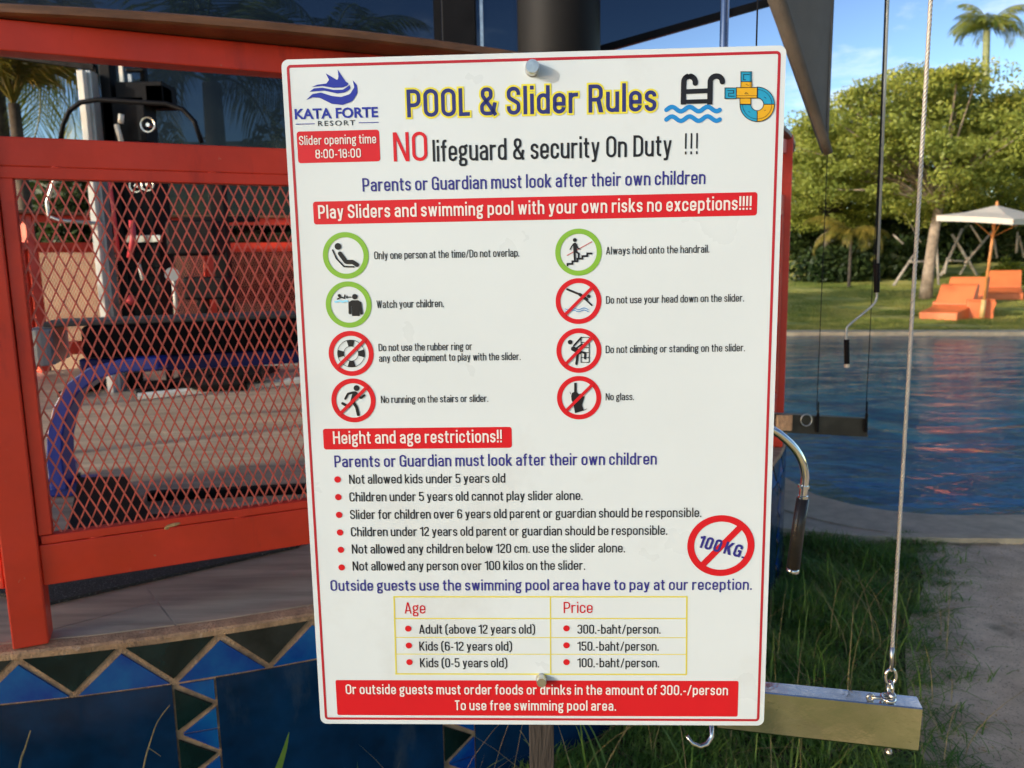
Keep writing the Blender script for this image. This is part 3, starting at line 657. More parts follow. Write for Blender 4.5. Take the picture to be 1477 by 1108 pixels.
# logo
def scalepx(u, v): return S(u+.5, v)[0]-S(u-.5, v)[0]
def cropmap(ox, oy, sc): return lambda p: S(ox+p[0]/sc, oy+p[1]/sc)
c5 = cropmap(400, 60, 3.6925); c6 = cropmap(760, 60, 3.6925); c7 = cropmap(440, 310, 3.575); c8 = cropmap(770, 310, 3.575); cB = cropmap(780, 600, 4.103); cC = cropmap(440, 820, 2.2045)
def sm(pts, n=5): return smoothloop(pts, n)
F = Flat(2)
F.poly([c5(p) for p in fillet([(183, 243), (215, 230, 8), (262, 224, 8), (276, 205, 6), (258, 170), (290, 188, 10), (322, 208, 6), (326, 185, 6), (322, 150), (340, 178, 14), (365, 214, 8), (378, 222), (376, 234, 10), (350, 245, 20), (300, 247, 20), (240, 237, 20)], True)])
F.poly([c5(p) for p in fillet([(172, 268), (195, 250, 12), (240, 246, 20), (300, 258, 30), (350, 257, 20), (386, 232), (391, 252, 14), (360, 272, 20), (320, 277, 20), (250, 262, 20)], True)])
F.poly([c5(p) for p in fillet([(154, 312), (188, 280, 20), (232, 272, 20), (290, 290, 20), (340, 296, 20), (388, 280, 16), (410, 245, 12), (402, 206), (424, 232, 14), (428, 275, 24), (400, 318, 24), (350, 338, 24), (290, 332, 24), (225, 300, 20), (190, 298, 10)], True)])
logo = F.build('logo', 'p_logo')
def fonttext(text, x0, x1, z0, h, m, layer, off=0, space=1., parent=None, name='lettering'):
    cu = bpy.data.curves.new('txt', 'FONT'); cu.body = text; cu.offset = off; cu.space_character = space; cu.resolution_u = 3
    o = bpy.data.objects.new('txt', cu); COL.objects.link(o); dg_ = bpy.context.evaluated_depsgraph_get(); me = bpy.data.meshes.new_from_object(o.evaluated_get(dg_))
    bpy.data.objects.remove(o); co = np.array([v.co[:] for v in me.vertices]); mn, mxx = co.min(0), co.max(0)
    capn = .727
    for v in me.vertices: v.co = ((v.co.x-mn[0])/(mxx[0]-mn[0])*(x1-x0)+x0, -.00025*layer, z0+v.co.y/capn*h)
    me.update(); return link(name, me, m, parent if parent is not None else sign)
a, b = S(425.5, 171.6), S(545.7, 169.1); fonttext('KATA FORTE', a[0], b[0], (a[1]+b[1])/2, .0120, 'p_logo', 2, off=.028)
a, b = S(459, 181.9), S(512.4, 180.8); fonttext('RESORT', a[0], b[0], (a[1]+b[1])/2, .0062, 'p_black', 2, off=.004, space=1.25)
F = Flat(2); F.rib([c5((97, 441)), c5((200, 438))], .0009); F.rib([c5((434, 433)), c5((540, 431))], .0009); F.build('rule_line', 'p_logo')
bn = banner([(428, 189.5), (547.6, 187.5), (548, 233), (430, 235.5)])
line('Slider opening time', 432, 209.5, 543, 207, 13.2, 'p_white', 3, parent=None)
line('8:00-18:00', 455.5, 228.9, 521, 227.4, 13.2, 'p_white', 3)
line('POOL & Slider Rules', 587.5, 169.6, 946.5, 160.3, 40.3, 'p_title', 3, t=.16, ol=.0021, gap=.25)
line('NO', 568, 233.2, 617, 232.2, 42.2, 'p_red', 2, t=.135)
line('lifeguard & security On Duty', 624.5, 233.6, 968.5, 225, 31.0, 'p_black', 2, t=.145, gap=.24)
line('!!!', 987.5, 223.2, 1006, 222.4, 30.5, 'p_black', 2, t=.09, sp=.17)
line('Parents or Guardian must look after their own children', 523.2, 276.9, 1017.3, 265.4, 19.6, 'p_blue', 2, t=.15)
bn = banner([(451.2, 291), (1092.6, 277.2), (1091.6, 310.5), (453, 324.5)])
line('Play Sliders and swimming pool with your own risks no exceptions!!!!', 459.6, 315.8, 1083.6, 302.4, 19.6, 'p_white', 3, t=.16)
# pool ladder icon
def inter(p): return c6(p)
F = Flat(2); mpp = scalepx(1000, 150)/3.6925
for y0 in (360, 411):
    q = []
    for k in range(37):
        x = 742+(1026-742)*k/36; q.append(inter((x, y0-(x-884)*.004+12*math.sin(2*math.pi*(x-700)/95))))
    F.rib(q, 23*mpp); F.disc(q[0], 11.5*mpp); F.disc(q[-1], 11.5*mpp)
F.build('wave_icon', 'p_cyan')
F = Flat(3)
for x, xe, ye in ((835, 896, 222), (976, 1040, 215)):
    q = fillet([(x-3, 336), (x, 186, 32), (xe, 184, 32), (xe, ye)], False, 8); q = [inter(p) for p in q]; F.rib(q, 28*mpp); F.disc(q[-1], 14*mpp)
F.rib([inter((830, 268)), inter((980, 262))], 24*mpp); F.rib([inter((830, 322)), inter((980, 318))], 22*mpp)
F.build('ladder_icon', 'p_black')
# slide icon: a looping pipe in blue and yellow pieces with black outlines
FB, FY, FK = Flat(2), Flat(3), Flat(4)
def rect_(F_, x0, y0, x1, y1): F_.poly([inter((x0, y0)), inter((x1, y0)), inter((x1, y1)), inter((x0, y1))])
def outl(pts, w=3.4, c=True): FK.rib([inter(p) for p in pts], w*mpp, c)
def secc(F_, a0, a1, ri=34, ro=92):
    P = [(1225+ro*math.cos(a0+(a1-a0)*k/14), 335-ro*math.sin(a0+(a1-a0)*k/14)) for k in range(15)]+[(1225+ri*math.cos(a1+(a0-a1)*k/14), 335-ri*math.sin(a1+(a0-a1)*k/14)) for k in range(15)]
    F_.poly([inter(p) for p in P]); outl(P); q = [(1225+(ro-14)*math.cos(a0+(a1-a0)*k/14), 335-(ro-14)*math.sin(a0+(a1-a0)*k/14)) for k in range(15)]; outl(q, 2, False)
rect_(FB, 1138, 162, 1196, 215); rect_(FY, 1138, 215, 1196, 247); rect_(FY, 1133, 302, 1191, 336); rect_(FB, 1053, 248, 1114, 305); rect_(FY, 1114, 246, 1226, 302)
secc(FB, 0, math.pi/2); secc(FY, -math.pi/2, 0); secc(FB, -math.pi, -math.pi/2)
for r_ in ((1138, 162, 1196, 215), (1138, 215, 1196, 246), (1053, 248, 1114, 305), (1114, 246, 1226, 302), (1133, 302, 1191, 336)):
    outl([(r_[0], r_[1]), (r_[2], r_[1]), (r_[2], r_[3]), (r_[0], r_[3])])
outl([(1114, 290), (1226, 289)], 2, False); outl([(1188, 165), (1188, 244)], 2, False)
outl([(1150, 176), (1184, 176)], 3, False); outl([(1152, 178), (1152, 205), (1165, 205)], 3, False); outl([(1066, 262), (1100, 262), (1100, 276), (1072, 276), (1072, 292), (1105, 292)], 3, False)
outl([(1158, 280), (1166, 272), (1166, 282)], 2.5, False); outl([(1170, 274), (1178, 282)], 2.5, False); outl([(1262, 296), (1274, 304)], 2.5, False); outl([(1262, 370), (1272, 366)], 2.5, False); outl([(1178, 374), (1188, 378)], 2.5, False); outl([(1164, 228), (1180, 236)], 2.5, False)
FB.build('slide_icon_blue', 'p_sky'); FY.build('slide_icon_yellow', 'p_gold'); FK.build('slide_icon_outline', 'p_black')
# ring pictograms
def pict(cm, c, r, th, col, slash, draw, sc_=3.575):
    cc = cm(c); mp_ = abs(cm((c[0]+1, c[1]))[0]-cc[0])
    ring_ = Flat(2); ring_.ring(cc, r*mp_, (r-th)*mp_, 64); e = ring_.build('pictogram_ring', col)
    F = Flat(3); extra = draw(F, cm, mp_); o = F.build('pictogram', 'p_black', e)
    if slash:
        F2 = Flat(5); k = (r-th*.5)*.707; F2.rib([cm((c[0]-k, c[1]+k)), cm((c[0]+k, c[1]-k))], slash*mp_); F2.build('slash', col, e)
    if extra:
        for (FF, mm, nm) in extra: FF.build(nm, mm, e)
def R_(F, cm, mp_, pts, w, rnd=True):
    q = [cm(p) for p in fillet(pts)]; F.rib(q, w*mp_)
    if rnd: F.disc(q[0], w*mp_/2, 14); F.disc(q[-1], w*mp_/2, 14)
def d1(F, cm, k): F.disc(cm((170, 163)), 17*k); R_(F, cm, k, [(143, 182), (162, 225, 20), (202, 267, 12), (252, 268)], 8); R_(F, cm, k, [(181, 200), (212, 243, 12), (246, 243, 10), (268, 258)], 22)
def d2(F, cm, k):
    F.disc(cm((257, 422)), 14*k); R_(F, cm, k, [(231, 455), (232, 506)], 14); R_(F, cm, k, [(284, 455), (292, 508)], 14)
    F.poly([cm(p) for p in fillet([(224, 455, 12), (240, 440, 12), (276, 440, 12), (292, 455, 12), (284, 470), (282, 521), (243, 521), (240, 470)], True)])
    F.disc(cm((177, 416)), 8*k); R_(F, cm, k, [(168, 434), (186, 424), (203, 430), (206, 414)], 7); R_(F, cm, k, [(218, 424), (238, 424)], 5); F.poly([cm(p) for p in ((210, 424), (220, 415), (220, 433))])
    W_ = Flat(4); W_.rib([cm((152+i*7, 446+3*math.sin(i*1.3))) for i in range(11)], 9*k); return [(W_, 'p_lblue', 'water')]
def d3(F, cm, k):
    c = cm((238, 715)); F.ring(c, 71*k, 68.5*k, 48); F.ring(c, 39*k, 36.5*k, 40)
    for a in (0, 90, 180, 270): F.ring(c, 71*k, 37*k, 10, math.radians(a-17), math.radians(a+17))
def d4(F, cm, k):
    F.disc(cm((266, 893)), 15*k); R_(F, cm, k, [(258, 922), (246, 965)], 26); R_(F, cm, k, [(250, 915), (222, 922, 5), (208, 948)], 11); R_(F, cm, k, [(266, 920), (288, 945, 4), (306, 930)], 11)
    R_(F, cm, k, [(250, 966), (266, 992, 5), (275, 1030)], 15); R_(F, cm, k, [(242, 968), (226, 990, 6), (194, 972)], 14)
def d5(F, cm, k):
    F.disc(cm((211, 130)), 10*k); R_(F, cm, k, [(211, 153), (213, 186)], 19); R_(F, cm, k, [(204, 150), (194, 164), (187, 178)], 6); R_(F, cm, k, [(219, 152), (226, 172), (237, 177)], 6)
    R_(F, cm, k, [(209, 190), (211, 230)], 11); R_(F, cm, k, [(217, 190), (231, 200), (231, 218)], 9)
    q = []; x, y = 173, 262
    for i in range(5): q += [(x, y), (x, y-11)]; x += 26; y -= 12.5
    q = [(173, 265)]; x, y = 173, 253
    for i in range(5): q += [(x, y), (x+25.5, y)]; x += 25.5; y -= 13.5
    R_(F, cm, k, q, 9, False)
    W_ = Flat(2); W_.rib([cm((170, 210)), cm((300, 138))], 4.5*k); return [(W_, 'p_rail', 'handrail_line')]
def d6(F, cm, k):
    R_(F, cm, k, [(172, 384), (238, 411)], 11); R_(F, cm, k, [(236, 410), (272, 436)], 16); F.disc(cm((283, 420)), 9*k); R_(F, cm, k, [(262, 432), (298, 466)], 8)
    W_ = Flat(4)
    for y in (484, 495): W_.rib([cm((160+i*6.4, y+4.5*math.sin(i*.72))) for i in range(20)], 3.6*k)
    return [(W_, 'p_cyan', 'water')]
def d7(F, cm, k):
    F.disc(cm((187, 656)), 12*k); R_(F, cm, k, [(203, 690), (234, 706)], 24); R_(F, cm, k, [(206, 674), (226, 652), (244, 632)], 9)
    R_(F, cm, k, [(215, 690), (245, 668), (262, 672)], 8)
    for x in (243, 285): R_(F, cm, k, [(x, 630), (x, 762)], 4.5, False)
    for y in (632, 658, 684, 710, 736, 760): R_(F, cm, k, [(241, y), (287, y)], 3.6, False)
    R_(F, cm, k, [(236, 704), (264, 712), (264, 740)], 11); R_(F, cm, k, [(227, 712), (219, 768)], 12)
def d8(F, cm, k):
    R_(F, cm, k, [(214, 866), (214, 920)], 13, False)
    F.poly([cm(p) for p in fillet([(192, 935, 4), (196, 918, 5), (208, 912, 5), (222, 914, 5), (232, 924, 4), (244, 920, 4), (250, 934, 3), (262, 936), (248, 980), (258, 1008), (212, 1022), (204, 975), (194, 955)], True)])
    F.rib([cm((190, 925)), cm((186, 912))], 2.5*k); F.rib([cm((258, 1006)), cm((274, 1000))], 2.5*k)
pict(c7, (210, 210), 118, 26, 'p_green', 0, d1); pict(c7, (225, 463), 118, 26, 'p_green', 0, d2)
pict(c7, (238, 715), 116, 25, 'p_red', 17, d3); pict(c7, (250, 957), 114, 25, 'p_red', 17, d4)
pict(c8, (230, 193), 120, 26, 'p_green', 0, d5); pict(c8, (230, 445), 118, 25, 'p_red', 16, d6)
pict(c8, (232, 700), 116, 25, 'p_red', 16, d7); pict(c8, (233, 943), 114, 25, 'p_red', 16, d8)
T1 = dict(t=.138, gap=.235)
line('Only one person at the time/Do not overlap.', 539.9, 373.2, 749, 371.3, 11.4, 'p_black', 2, **T1)
line('Watch your children.', 543.5, 444.3, 640.3, 443.4, 11.2, 'p_black', 2, **T1)
line('Do not use the rubber ring or', 546.3, 506.4, 681, 505.2, 10.9, 'p_black', 2, **T1)
line('any other equipment to play with the slider.', 546.9, 521.6, 751, 519.9, 10.9, 'p_black', 2, **T1)
line('No running on the stairs or slider.', 549.7, 581.4, 704.3, 579.9, 10.6, 'p_black', 2, **T1)
line('Always hold onto the handrail.', 874, 367.3, 1022.9, 364.6, 11.2, 'p_black', 2, **T1)
line('Do not use your head down on the slider.', 874, 438.1, 1073, 435.2, 11.0, 'p_black', 2, **T1)
line('Do not climbing or standing on the slider.', 873.5, 509.4, 1074.3, 507, 11.0, 'p_black', 2, **T1)
line('No glass.', 873.5, 577.8, 914.3, 577, 10.6, 'p_black', 2, **T1)
banner([(465.6, 618.8), (737.8, 615.4), (738.6, 645.6), (467.3, 648.9)])
line('Height and age restrictions!!', 481, 640.5, 724, 637.9, 18.3, 'p_white', 3, t=.155)
line('Parents or Guardian must look after their own children', 482.7, 673.6, 947, 670.6, 17.2, 'p_blue', 2, t=.15)
BUL = []
def bullet(p, r): F = Flat(2); F.disc(S(*p), r, 24); F.build('bullet', 'p_red')
rows = [('Not allowed kids under 5 years old', 503.9, 698.2, 728.8, 696), ('Children under 5 years old cannot play slider alone.', 504.3, 723.8, 840.2, 720.8), ('Slider for children over 6 years old parent or guardian should be responsible.', 505.3, 748.6, 1011.5, 746),
        ('Children under 12 years old parent or guardian should be responsible.', 506.5, 773.6, 962.3, 771.6), ('Not allowed any children below 120 cm. use the slider alone.', 507.8, 798.5, 901.4, 796.8), ('Not allowed any person over 100 kilos on the slider.', 509, 823.4, 843.9, 821.5)]
for (tx, a, b, c, d), bp in zip(rows, ((487, 691.6), (488, 717), (489.2, 742.6), (490.5, 768), (491.7, 793), (492.9, 818.4))):
    line(tx, a, b, c, d, 13.4, 'p_black', 2, t=.14); bullet(bp, .0043)
cc = cB((1065, 768)); mp_ = scalepx(1040, 787)/4.103
F = Flat(2); n = 64; P = []
for k in range(n+1):
    a = 2*math.pi*k/n; P += [(cc[0]+199*mp_*math.cos(a), cc[1]+190*mp_*math.sin(a)), (cc[0]+158*mp_*math.cos(a), cc[1]+150*mp_*math.sin(a))]
F.add(P, [(2*k, 2*k+1, 2*k+3, 2*k+2) for k in range(n)]); F.rib([cB((945, 893)), cB((1188, 650))], 38*mp_); wr = F.build('weight_ring', 'p_red')
a, b = cB((925, 775)), cB((1200, 843)); L_ = math.hypot(b[0]-a[0], b[1]-a[1])
F = Flat(3); typeset(F, '100 KG.', a[0], a[0]+L_, a[1], 78*mp_, t=.2, rot=math.atan2(b[1]-a[1], b[0]-a[0]), shear=.06, gap=.12); F.build('lettering', 'p_blue', wr)
line('Outside guests use the swimming pool area have to pay at our reception.', 477, 851.6, 1084.2, 851.4, 15.8, 'p_blue', 2, t=.15)
# price table
F = Flat(1)
def tl(a, b, w): F.rib([cC(a), cC(b)], w)
W1, W2 = .0021, .0012
for a, b, w_ in (((281, 90), (1215, 90), W1), ((287, 335), (1213, 337), W1), ((283, 88), (290, 336), W1), ((1214, 89), (1212, 338), W1), ((780, 90), (781, 337), .0017), ((283, 159), (1213, 159), .0017), ((285, 219), (1212, 220), W2), ((287, 272), (1212, 273), W2)): tl(a, b, w_)
F.build('price_table', 'p_line')
line('Age', 583.8, 885, 613.7, 884.9, 16.3, 'p_red', 2, t=.12); line('Price', 812.9, 884.2, 854.6, 884.1, 16.0, 'p_red', 2, t=.12)
for tx, a, b, c in (('Adult (above 12 years old)', 604.7, 771.6, 914), ('Kids (6-12 years old)', 605, 738.5, 938.5), ('Kids (0-5 years old)', 606, 731.7, 962.5)): line(tx, a, c, b, c, 13.2, 'p_black', 2, t=.14)
for tx, b, c in (('300.-baht/person.', 952.6, 914), ('150.-baht/person.', 950, 938.5), ('100.-baht/person.', 950.6, 962.5)): line(tx, 832.8, c, b, c, 13.2, 'p_black', 2, t=.14)
for p in ((588.8, 906.6), (589.7, 931), (590.6, 955), (817, 906.2), (817, 930.7), (817, 955)): bullet(p, .0043)
banner([(484.5, 980.4), (1065, 982.6), (1064, 1034), (486, 1031)], .0025)
line('Or outside guests must order foods or drinks in the amount of 300.-/person', 499, 1000.7, 1049.7, 1002.5, 14.2, 'p_white', 3, t=.155)
line('To use free swimming pool area.', 656.4, 1023.8, 888.6, 1025, 14.2, 'p_white', 3, t=.155)
# bolts that stand off the board, and the post behind
for (u, v, L_, r) in ((768, 100, .0155, .0088), (781, 978.5, .012, .0072)):
    x, z = S(u, v); x -= (x)*0; mb = MB(); q = MB()
    mb.tube([(x, 0, z), (x, -L_+.004, z), (x, -L_, z)], [r*.97, r*.97, r*.86], 24); mb.tube([(x, -.0008, z), (x, .0, z)], r*1.05, 24)
    o = mb.build('bolt', 'steel', sign)
mb = MB(); mb.box((S(781, 1060)[0], .024, -.5), (.034, .036, 1.66)); mb.build('post', 'darkpost', sign, bevel=.002)
# ================================================================== GYM MACHINES
def pb(mb, x0, y0, x1, y1, Y, dep, rz=0):
    a, b = uy(x0, y0, Y), uy(x1, y1, Y); c = (a+b)/2; mb.box((c.x, Y+dep/2, c.z), (abs(b.x-a.x), dep, abs(a.z-b.z)), rz); return mb
def PT(u, v, Y): return uy(u, v, Y)
def root(name, u, v, label, cat, z=FZ, **kw):
    return tag(empty(name, uz(u, v, z)), label, cat, **kw)
def put(mb, name, m, e, **kw): return par(mb.build(name, m, **kw), e)
# padded bench on a curved blue frame
Yb = 2.95
bench = root('gym_bench', 110, 710, 'long black padded bench with grey rounded end on a curved blue leg', 'bench')
aL, aR = PT(46, 492, Yb), PT(640, 470, Yb+.55); dv = (aR-aL); th = math.atan2(dv.y, dv.x); Lb = Vector((dv.x, dv.y)).length
def bp(s, y, z): return Vector((aL.x+math.cos(th)*s-math.sin(th)*y, aL.y+math.sin(th)*s+math.cos(th)*y, z))
zt, zb = PT(120, 470, Yb).z, PT(120, 522, Yb).z
mb = MB(); mb.box(bp(Lb/2+.12, .13, (zt+zb)/2), (Lb-.1, .30, zt-zb-.012), th); put(mb, 'pad', 'pad', bench, bevel=.02, seg=3)
mb = MB(); mb.tube([bp(.03, -.01, zb-.01), bp(.03, -.01, zt-.01)], .045, 18); mb.tube([bp(.03, .27, zb-.01), bp(.03, .27, zt-.01)], .045, 18); mb.box(bp(.03, .13, (zt+zb)/2-.01), (.088, .28, zt-zb), th); put(mb, 'end_cap', 'greymetal', bench, bevel=.004)
mb = MB(); mb.box(bp(Lb/2+.05, .13, zt+.005), (Lb+.02, .27, .02), th); put(mb, 'top_plate', 'worn', bench, bevel=.006)
mb = MB(); mb.box(bp(Lb/2+.07, .10, zb-.035), (Lb-.14, .07, .065), th); put(mb, 'beam', 'bluedark', bench, bevel=.008)
leg = [PT(230, 524, Yb), PT(178, 527, Yb), PT(136, 538, Yb), PT(106, 560, Yb), PT(89, 592, Yb), PT(81, 630, Yb), PT(81, 665, Yb), PT(88, 706, Yb)]
mb = MB(); n_ = len(leg); wd = .060
vs = []; 
for i, p in enumerate(leg):
    t_ = (leg[min(i+1, n_-1)]-leg[max(i-1, 0)]).normalized(); nn = Vector((t_.z, 0, -t_.x)); 
    for sx, sy in ((-1, -.5), (1, -.5), (1, .5), (-1, .5)): vs.append(p+nn*sx*wd/2*(.8+.35*i/n_)+Vector((0, sy*.09+.03, 0)))
fs = [(4*i+k, 4*i+(k+1) % 4, 4*i+4+(k+1) % 4, 4*i+4+k) for i in range(n_-1) for k in range(4)]+[(0, 1, 2, 3), (4*n_-4, 4*n_-1, 4*n_-2, 4*n_-3)]
mb.add(vs, fs); put(mb, 'curved_leg', 'bluepaint', bench, bevel=.006)
mb = MB(); f0 = uz(60, 716, FZ); f1 = uz(126, 716, FZ); mb.box(((f0.x+f1.x)/2, (f0.y+f1.y)/2+.05, FZ+.03), (abs(f1.x-f0.x), .13, .055), .12); mb.box((f0.x-.0, f0.y+.16, FZ+.045), (.06, .38, .05), .35); put(mb, 'foot', 'bluepaint', bench, bevel=.006)
mb = MB(); mb.tube([(f0.x+.13, f0.y+.04, FZ+.06), (f0.x+.13, f0.y+.04, FZ+.085)], .014, 6); put(mb, 'bolt', 'chrome', bench)
q = [uz(*a, FZ+.07) for a in ((112, 688), (184, 687), (226, 752), (96, 768))]
mb = MB(); mb.prism([(p.x, p.y, FZ+.001) for p in q], 'z', (0, 0, .069)); put(mb, 'base_block', 'pad', bench, bevel=.006)
for (y0, y1) in ((711, 698), (746, 729)):
    a, b = uz(214, y0, FZ+.03), uz(560, y1-3, FZ+.03); c = (a+b)/2; d = b-a
    mb = MB(); mb.box((c.x, c.y, FZ+.018), (d.length, .045, .034), math.atan2(d.y, d.x)); put(mb, 'floor_rail', 'black', bench, bevel=.004)
mb = MB()
q = [uz(*a, FZ) for a in ((-60, 905), (60, 872), (380, 801), (460, 778), (460, 660), (300, 775), (90, 780), (-60, 800))]
mat_ = sheetq = None
mb.prism([(p.x, p.y, FZ+.001) for p in (uz(62, 876, FZ), uz(430, 791, FZ), uz(470, 755, FZ), uz(300, 768, FZ), uz(40, 800, FZ), uz(-40, 850, FZ))], 'z', (0, 0, .009))
tag(mb.build('rubber_mat', 'rubber'), 'black speckled rubber mat lying on the gym floor under the lower fence rail', 'mat')

# multi-gym machine
Ym = 5.9
mg = root('multi_gym', 180, 600, 'tall multi-gym with ivory upright, black weight tower and arched black handlebar', 'exercise machine'); mg.location.z = FZ
mg.location = (PT(180, 400, Ym).x, Ym, FZ)
def vbar(name, m, u, vt, wx, dy, Y, z0=FZ, **kw):
    t_ = PT(u, vt, Y); mb = MB(); mb.box((t_.x, Y, (t_.z+z0)/2), (wx, dy, t_.z-z0)); return put(mb, name, m, mg, bevel=.004)
vbar('upright', 'ivory', 121, 104, .045, .12, Ym-.15); vbar('upright', 'greymetal', 132, 104, .035, .10, Ym-.11)
vbar('tower_post', 'black', 152, 70, .075, .10, Ym); vbar('tower_post', 'black', 205, 78, .035, .06, Ym+.1)
m_ = [(165, 118, 236, 150, .25), (140, 140, 212, 204, .2), (208, 122, 236, 150, .16), (165, 84, 210, 92, .05), (180, 98, 207, 103, .04)]
for a in m_: put(pb(MB(), a[0], a[1], a[2], a[3], Ym-.05, a[4]), 'cross_head', 'black', mg, bevel=.008)
put(pb(MB(), 172, 250, 236, 470, Ym-.02, .30), 'weight_shroud', 'black', mg, bevel=.012)
for k in range(8): put(pb(MB(), 178, 340+k*12, 232, 349+k*12, Ym-.035, .03), 'weight_plate', 'steel' if k == 0 else 'black', mg, bevel=.002)
put(pb(MB(), 236, 318, 312, 368, Ym-.1, .22), 'backrest', 'pad', mg, bevel=.025, seg=3)
put(pb(MB(), 262, 400, 326, 432, Ym-.2, .30), 'seat', 'pad', mg, bevel=.02, seg=3)
mb = MB(); mb.box((PT(292, 420, Ym).x, Ym, (PT(292, 430, Ym).z+FZ)/2), (.07, .07, PT(292, 430, Ym).z-FZ)); put(mb, 'seat_post', 'black', mg, bevel=.004)
arch = [(87, 204), (91, 180), (100, 160), (116, 148), (140, 144), (190, 147), (240, 150), (264, 158), (281, 176), (291, 206)]
mb = MB(); mb.tube([PT(u, v, Ym-.30) for u, v in arch], .017, 12); put(mb, 'handlebar', 'black', mg, smooth=True)
mb = MB(); mb.tube([PT(87, 204, Ym-.30), PT(84, 240, Ym-.30), PT(68, 292, Ym-.30), PT(70, 312, Ym-.30), PT(86, 318, Ym-.3), PT(148, 323, Ym-.25)], .013, 10); put(mb, 'lower_handle', 'steel', mg, smooth=True)
for pts, r, m in (([(157, 255), (163, 300), (172, 376)], .014, 'pink'), ([(190, 318), (192, 345), (187, 372)], .022, 'pink'), ([(186, 437), (192, 428)], .03, 'pink'), ([(200, 380), (206, 404)], .012, 'ivory'), ([(249, 390), (253, 430), (254, 458)], .016, 'ivory'), ([(175, 165), (174, 178)], .02, 'ivory'), ([(168, 180), (175, 205)], .018, 'ivory'), ([(145, 84), (146, 92)], .012, 'ivory')):
    mb = MB(); mb.tube([PT(u, v, Ym-.14) for u, v in pts], r, 10); put(mb, 'lever', m, mg, smooth=True)
mb = MB(); mb.tube([PT(248, 396, Ym-.16), PT(248, 396, Ym-.19)], .05, 20); put(mb, 'pulley', 'ivory', mg)
for (u, v, r) in ((213, 180, .05), (196, 268, .045), (212, 266, .045)):
    mb = MB(); c = PT(u, v, Ym-.14); mb.tube([c+Vector((r*math.cos(a*.2618), 0, r*math.sin(a*.2618))) for a in range(25)], .006, 6, cap=False); mb.tube([c, c+Vector((0, .05, 0))], .014, 8); put(mb, 'pulley', 'steel', mg)
put(pb(MB(), 170, 88, 178, 118, Ym-.04, .02), 'cable_guide', 'ivory', mg); put(pb(MB(), 184, 107, 190, 122, Ym-.04, .02), 'cable_guide', 'greymetal', mg)
for sx in (-.28, .28):
    mb = MB(); mb.box((mg.location.x+sx, Ym, FZ+.03), (.06, 1.0, .055)); put(mb, 'base_tube', 'black', mg, bevel=.004)
mb = MB(); mb.box((mg.location.x+.2, Ym, FZ+.03), (1.3, .07, .054)); put(mb, 'base_tube', 'black', mg, bevel=.004)
# roller machine, low
rm = tag(empty('roller_bench', (PT(320, 560, 4.6).x, 4.6, FZ)), 'low grey frame with black foam rollers on the gym floor beyond the padded bench', 'exercise machine')
for (u, v, L_) in ((282, 548, .16), (322, 553, .26), (362, 540, .13)):
    c = PT(u, v, 4.45); mb = MB(); mb.tube([c+Vector((-L_/2, 0, 0)), c+Vector((L_/2, .02, 0))], .05, 16); put(mb, 'foam_roller', 'pad', rm, smooth=False)
for (a, b, m) in (((230, 524), (505, 522), 'greymetal'), ((262, 530), (286, 560), 'black'), ((200, 572), (440, 548), 'greymetal')):
    mb = MB(); mb.tube([PT(*a, 4.5), PT(*b, 4.5)], .022, 6); put(mb, 'frame_tube', m, rm)
for u in (470, 500):
    c = PT(u, 522, 4.5); mb = MB(); mb.box((c.x, 4.5, (c.z+FZ)/2), (.05, .05, c.z-FZ)); put(mb, 'leg', 'greymetal', rm)
# black stand farther back
c = PT(312, 250, 6.6); st2 = tag(empty('black_stand', (c.x, 6.6, FZ)), 'narrow black machine upright with wide foot standing right of the multi-gym', 'stand')
mb = MB(); mb.box((c.x, 6.6, (c.z+FZ)/2+.1), (.12, .10, c.z-FZ+.2)); put(mb, 'upright', 'black', st2, bevel=.006)
mb = MB(); mb.box((c.x, 6.6, FZ+.03), (.7, .5, .055)); put(mb, 'foot', 'black', st2, bevel=.006)
mb = MB(); mb.box((c.x+.05, 6.5, PT(312, 318, 6.6).z), (.62, .06, .05)); put(mb, 'arm', 'black', st2, bevel=.006)

# ================================================================== HANGING RODS, CABLES AND WEIGHT BARS (right of the sign)
def torus(mb, c, r, t, axis='y', n=18, sz=1., rot=0):
    P = []
    for k in range(n+1):
        a = 2*math.pi*k/n; x, z = r*math.cos(a), r*math.sin(a)*sz; x, z = x*math.cos(rot)-z*math.sin(rot), x*math.sin(rot)+z*math.cos(rot)
        P.append(Vector(c)+(Vector((x, 0, z)) if axis == 'y' else Vector((0, x, z)) if axis == 'x' else Vector((x, z, 0))))
    mb.tube(P, t, 8, cap=False); return mb
def rope(x, y, z0, z1, R=.0016, r=.0017, pitch=.019, n=3):
    mb = MB(); st = 9
    for s in range(n):
        K = int((z1-z0)/pitch*st); mb.tube([(x+R*math.cos(2*math.pi*(k/st+s/n)), y+R*math.sin(2*math.pi*(k/st+s/n)), z0+(z1-z0)*k/K) for k in range(K+1)], r, 5)
    return mb
Yc = 1.13
cb = PT(1285, 968, Yc)
o = rope(cb.x, cb.y, cb.z, 2.75).build('steel_cable', 'steel', smooth=True); M['cable'] = mat('pale_steel_rope', (.52, .48, .42), .45, .5, bump=.1); o.data.materials[0] = M['cable']
tag(o, 'thick twisted steel cable hanging down to the bright weight bar at lower right', 'cable')
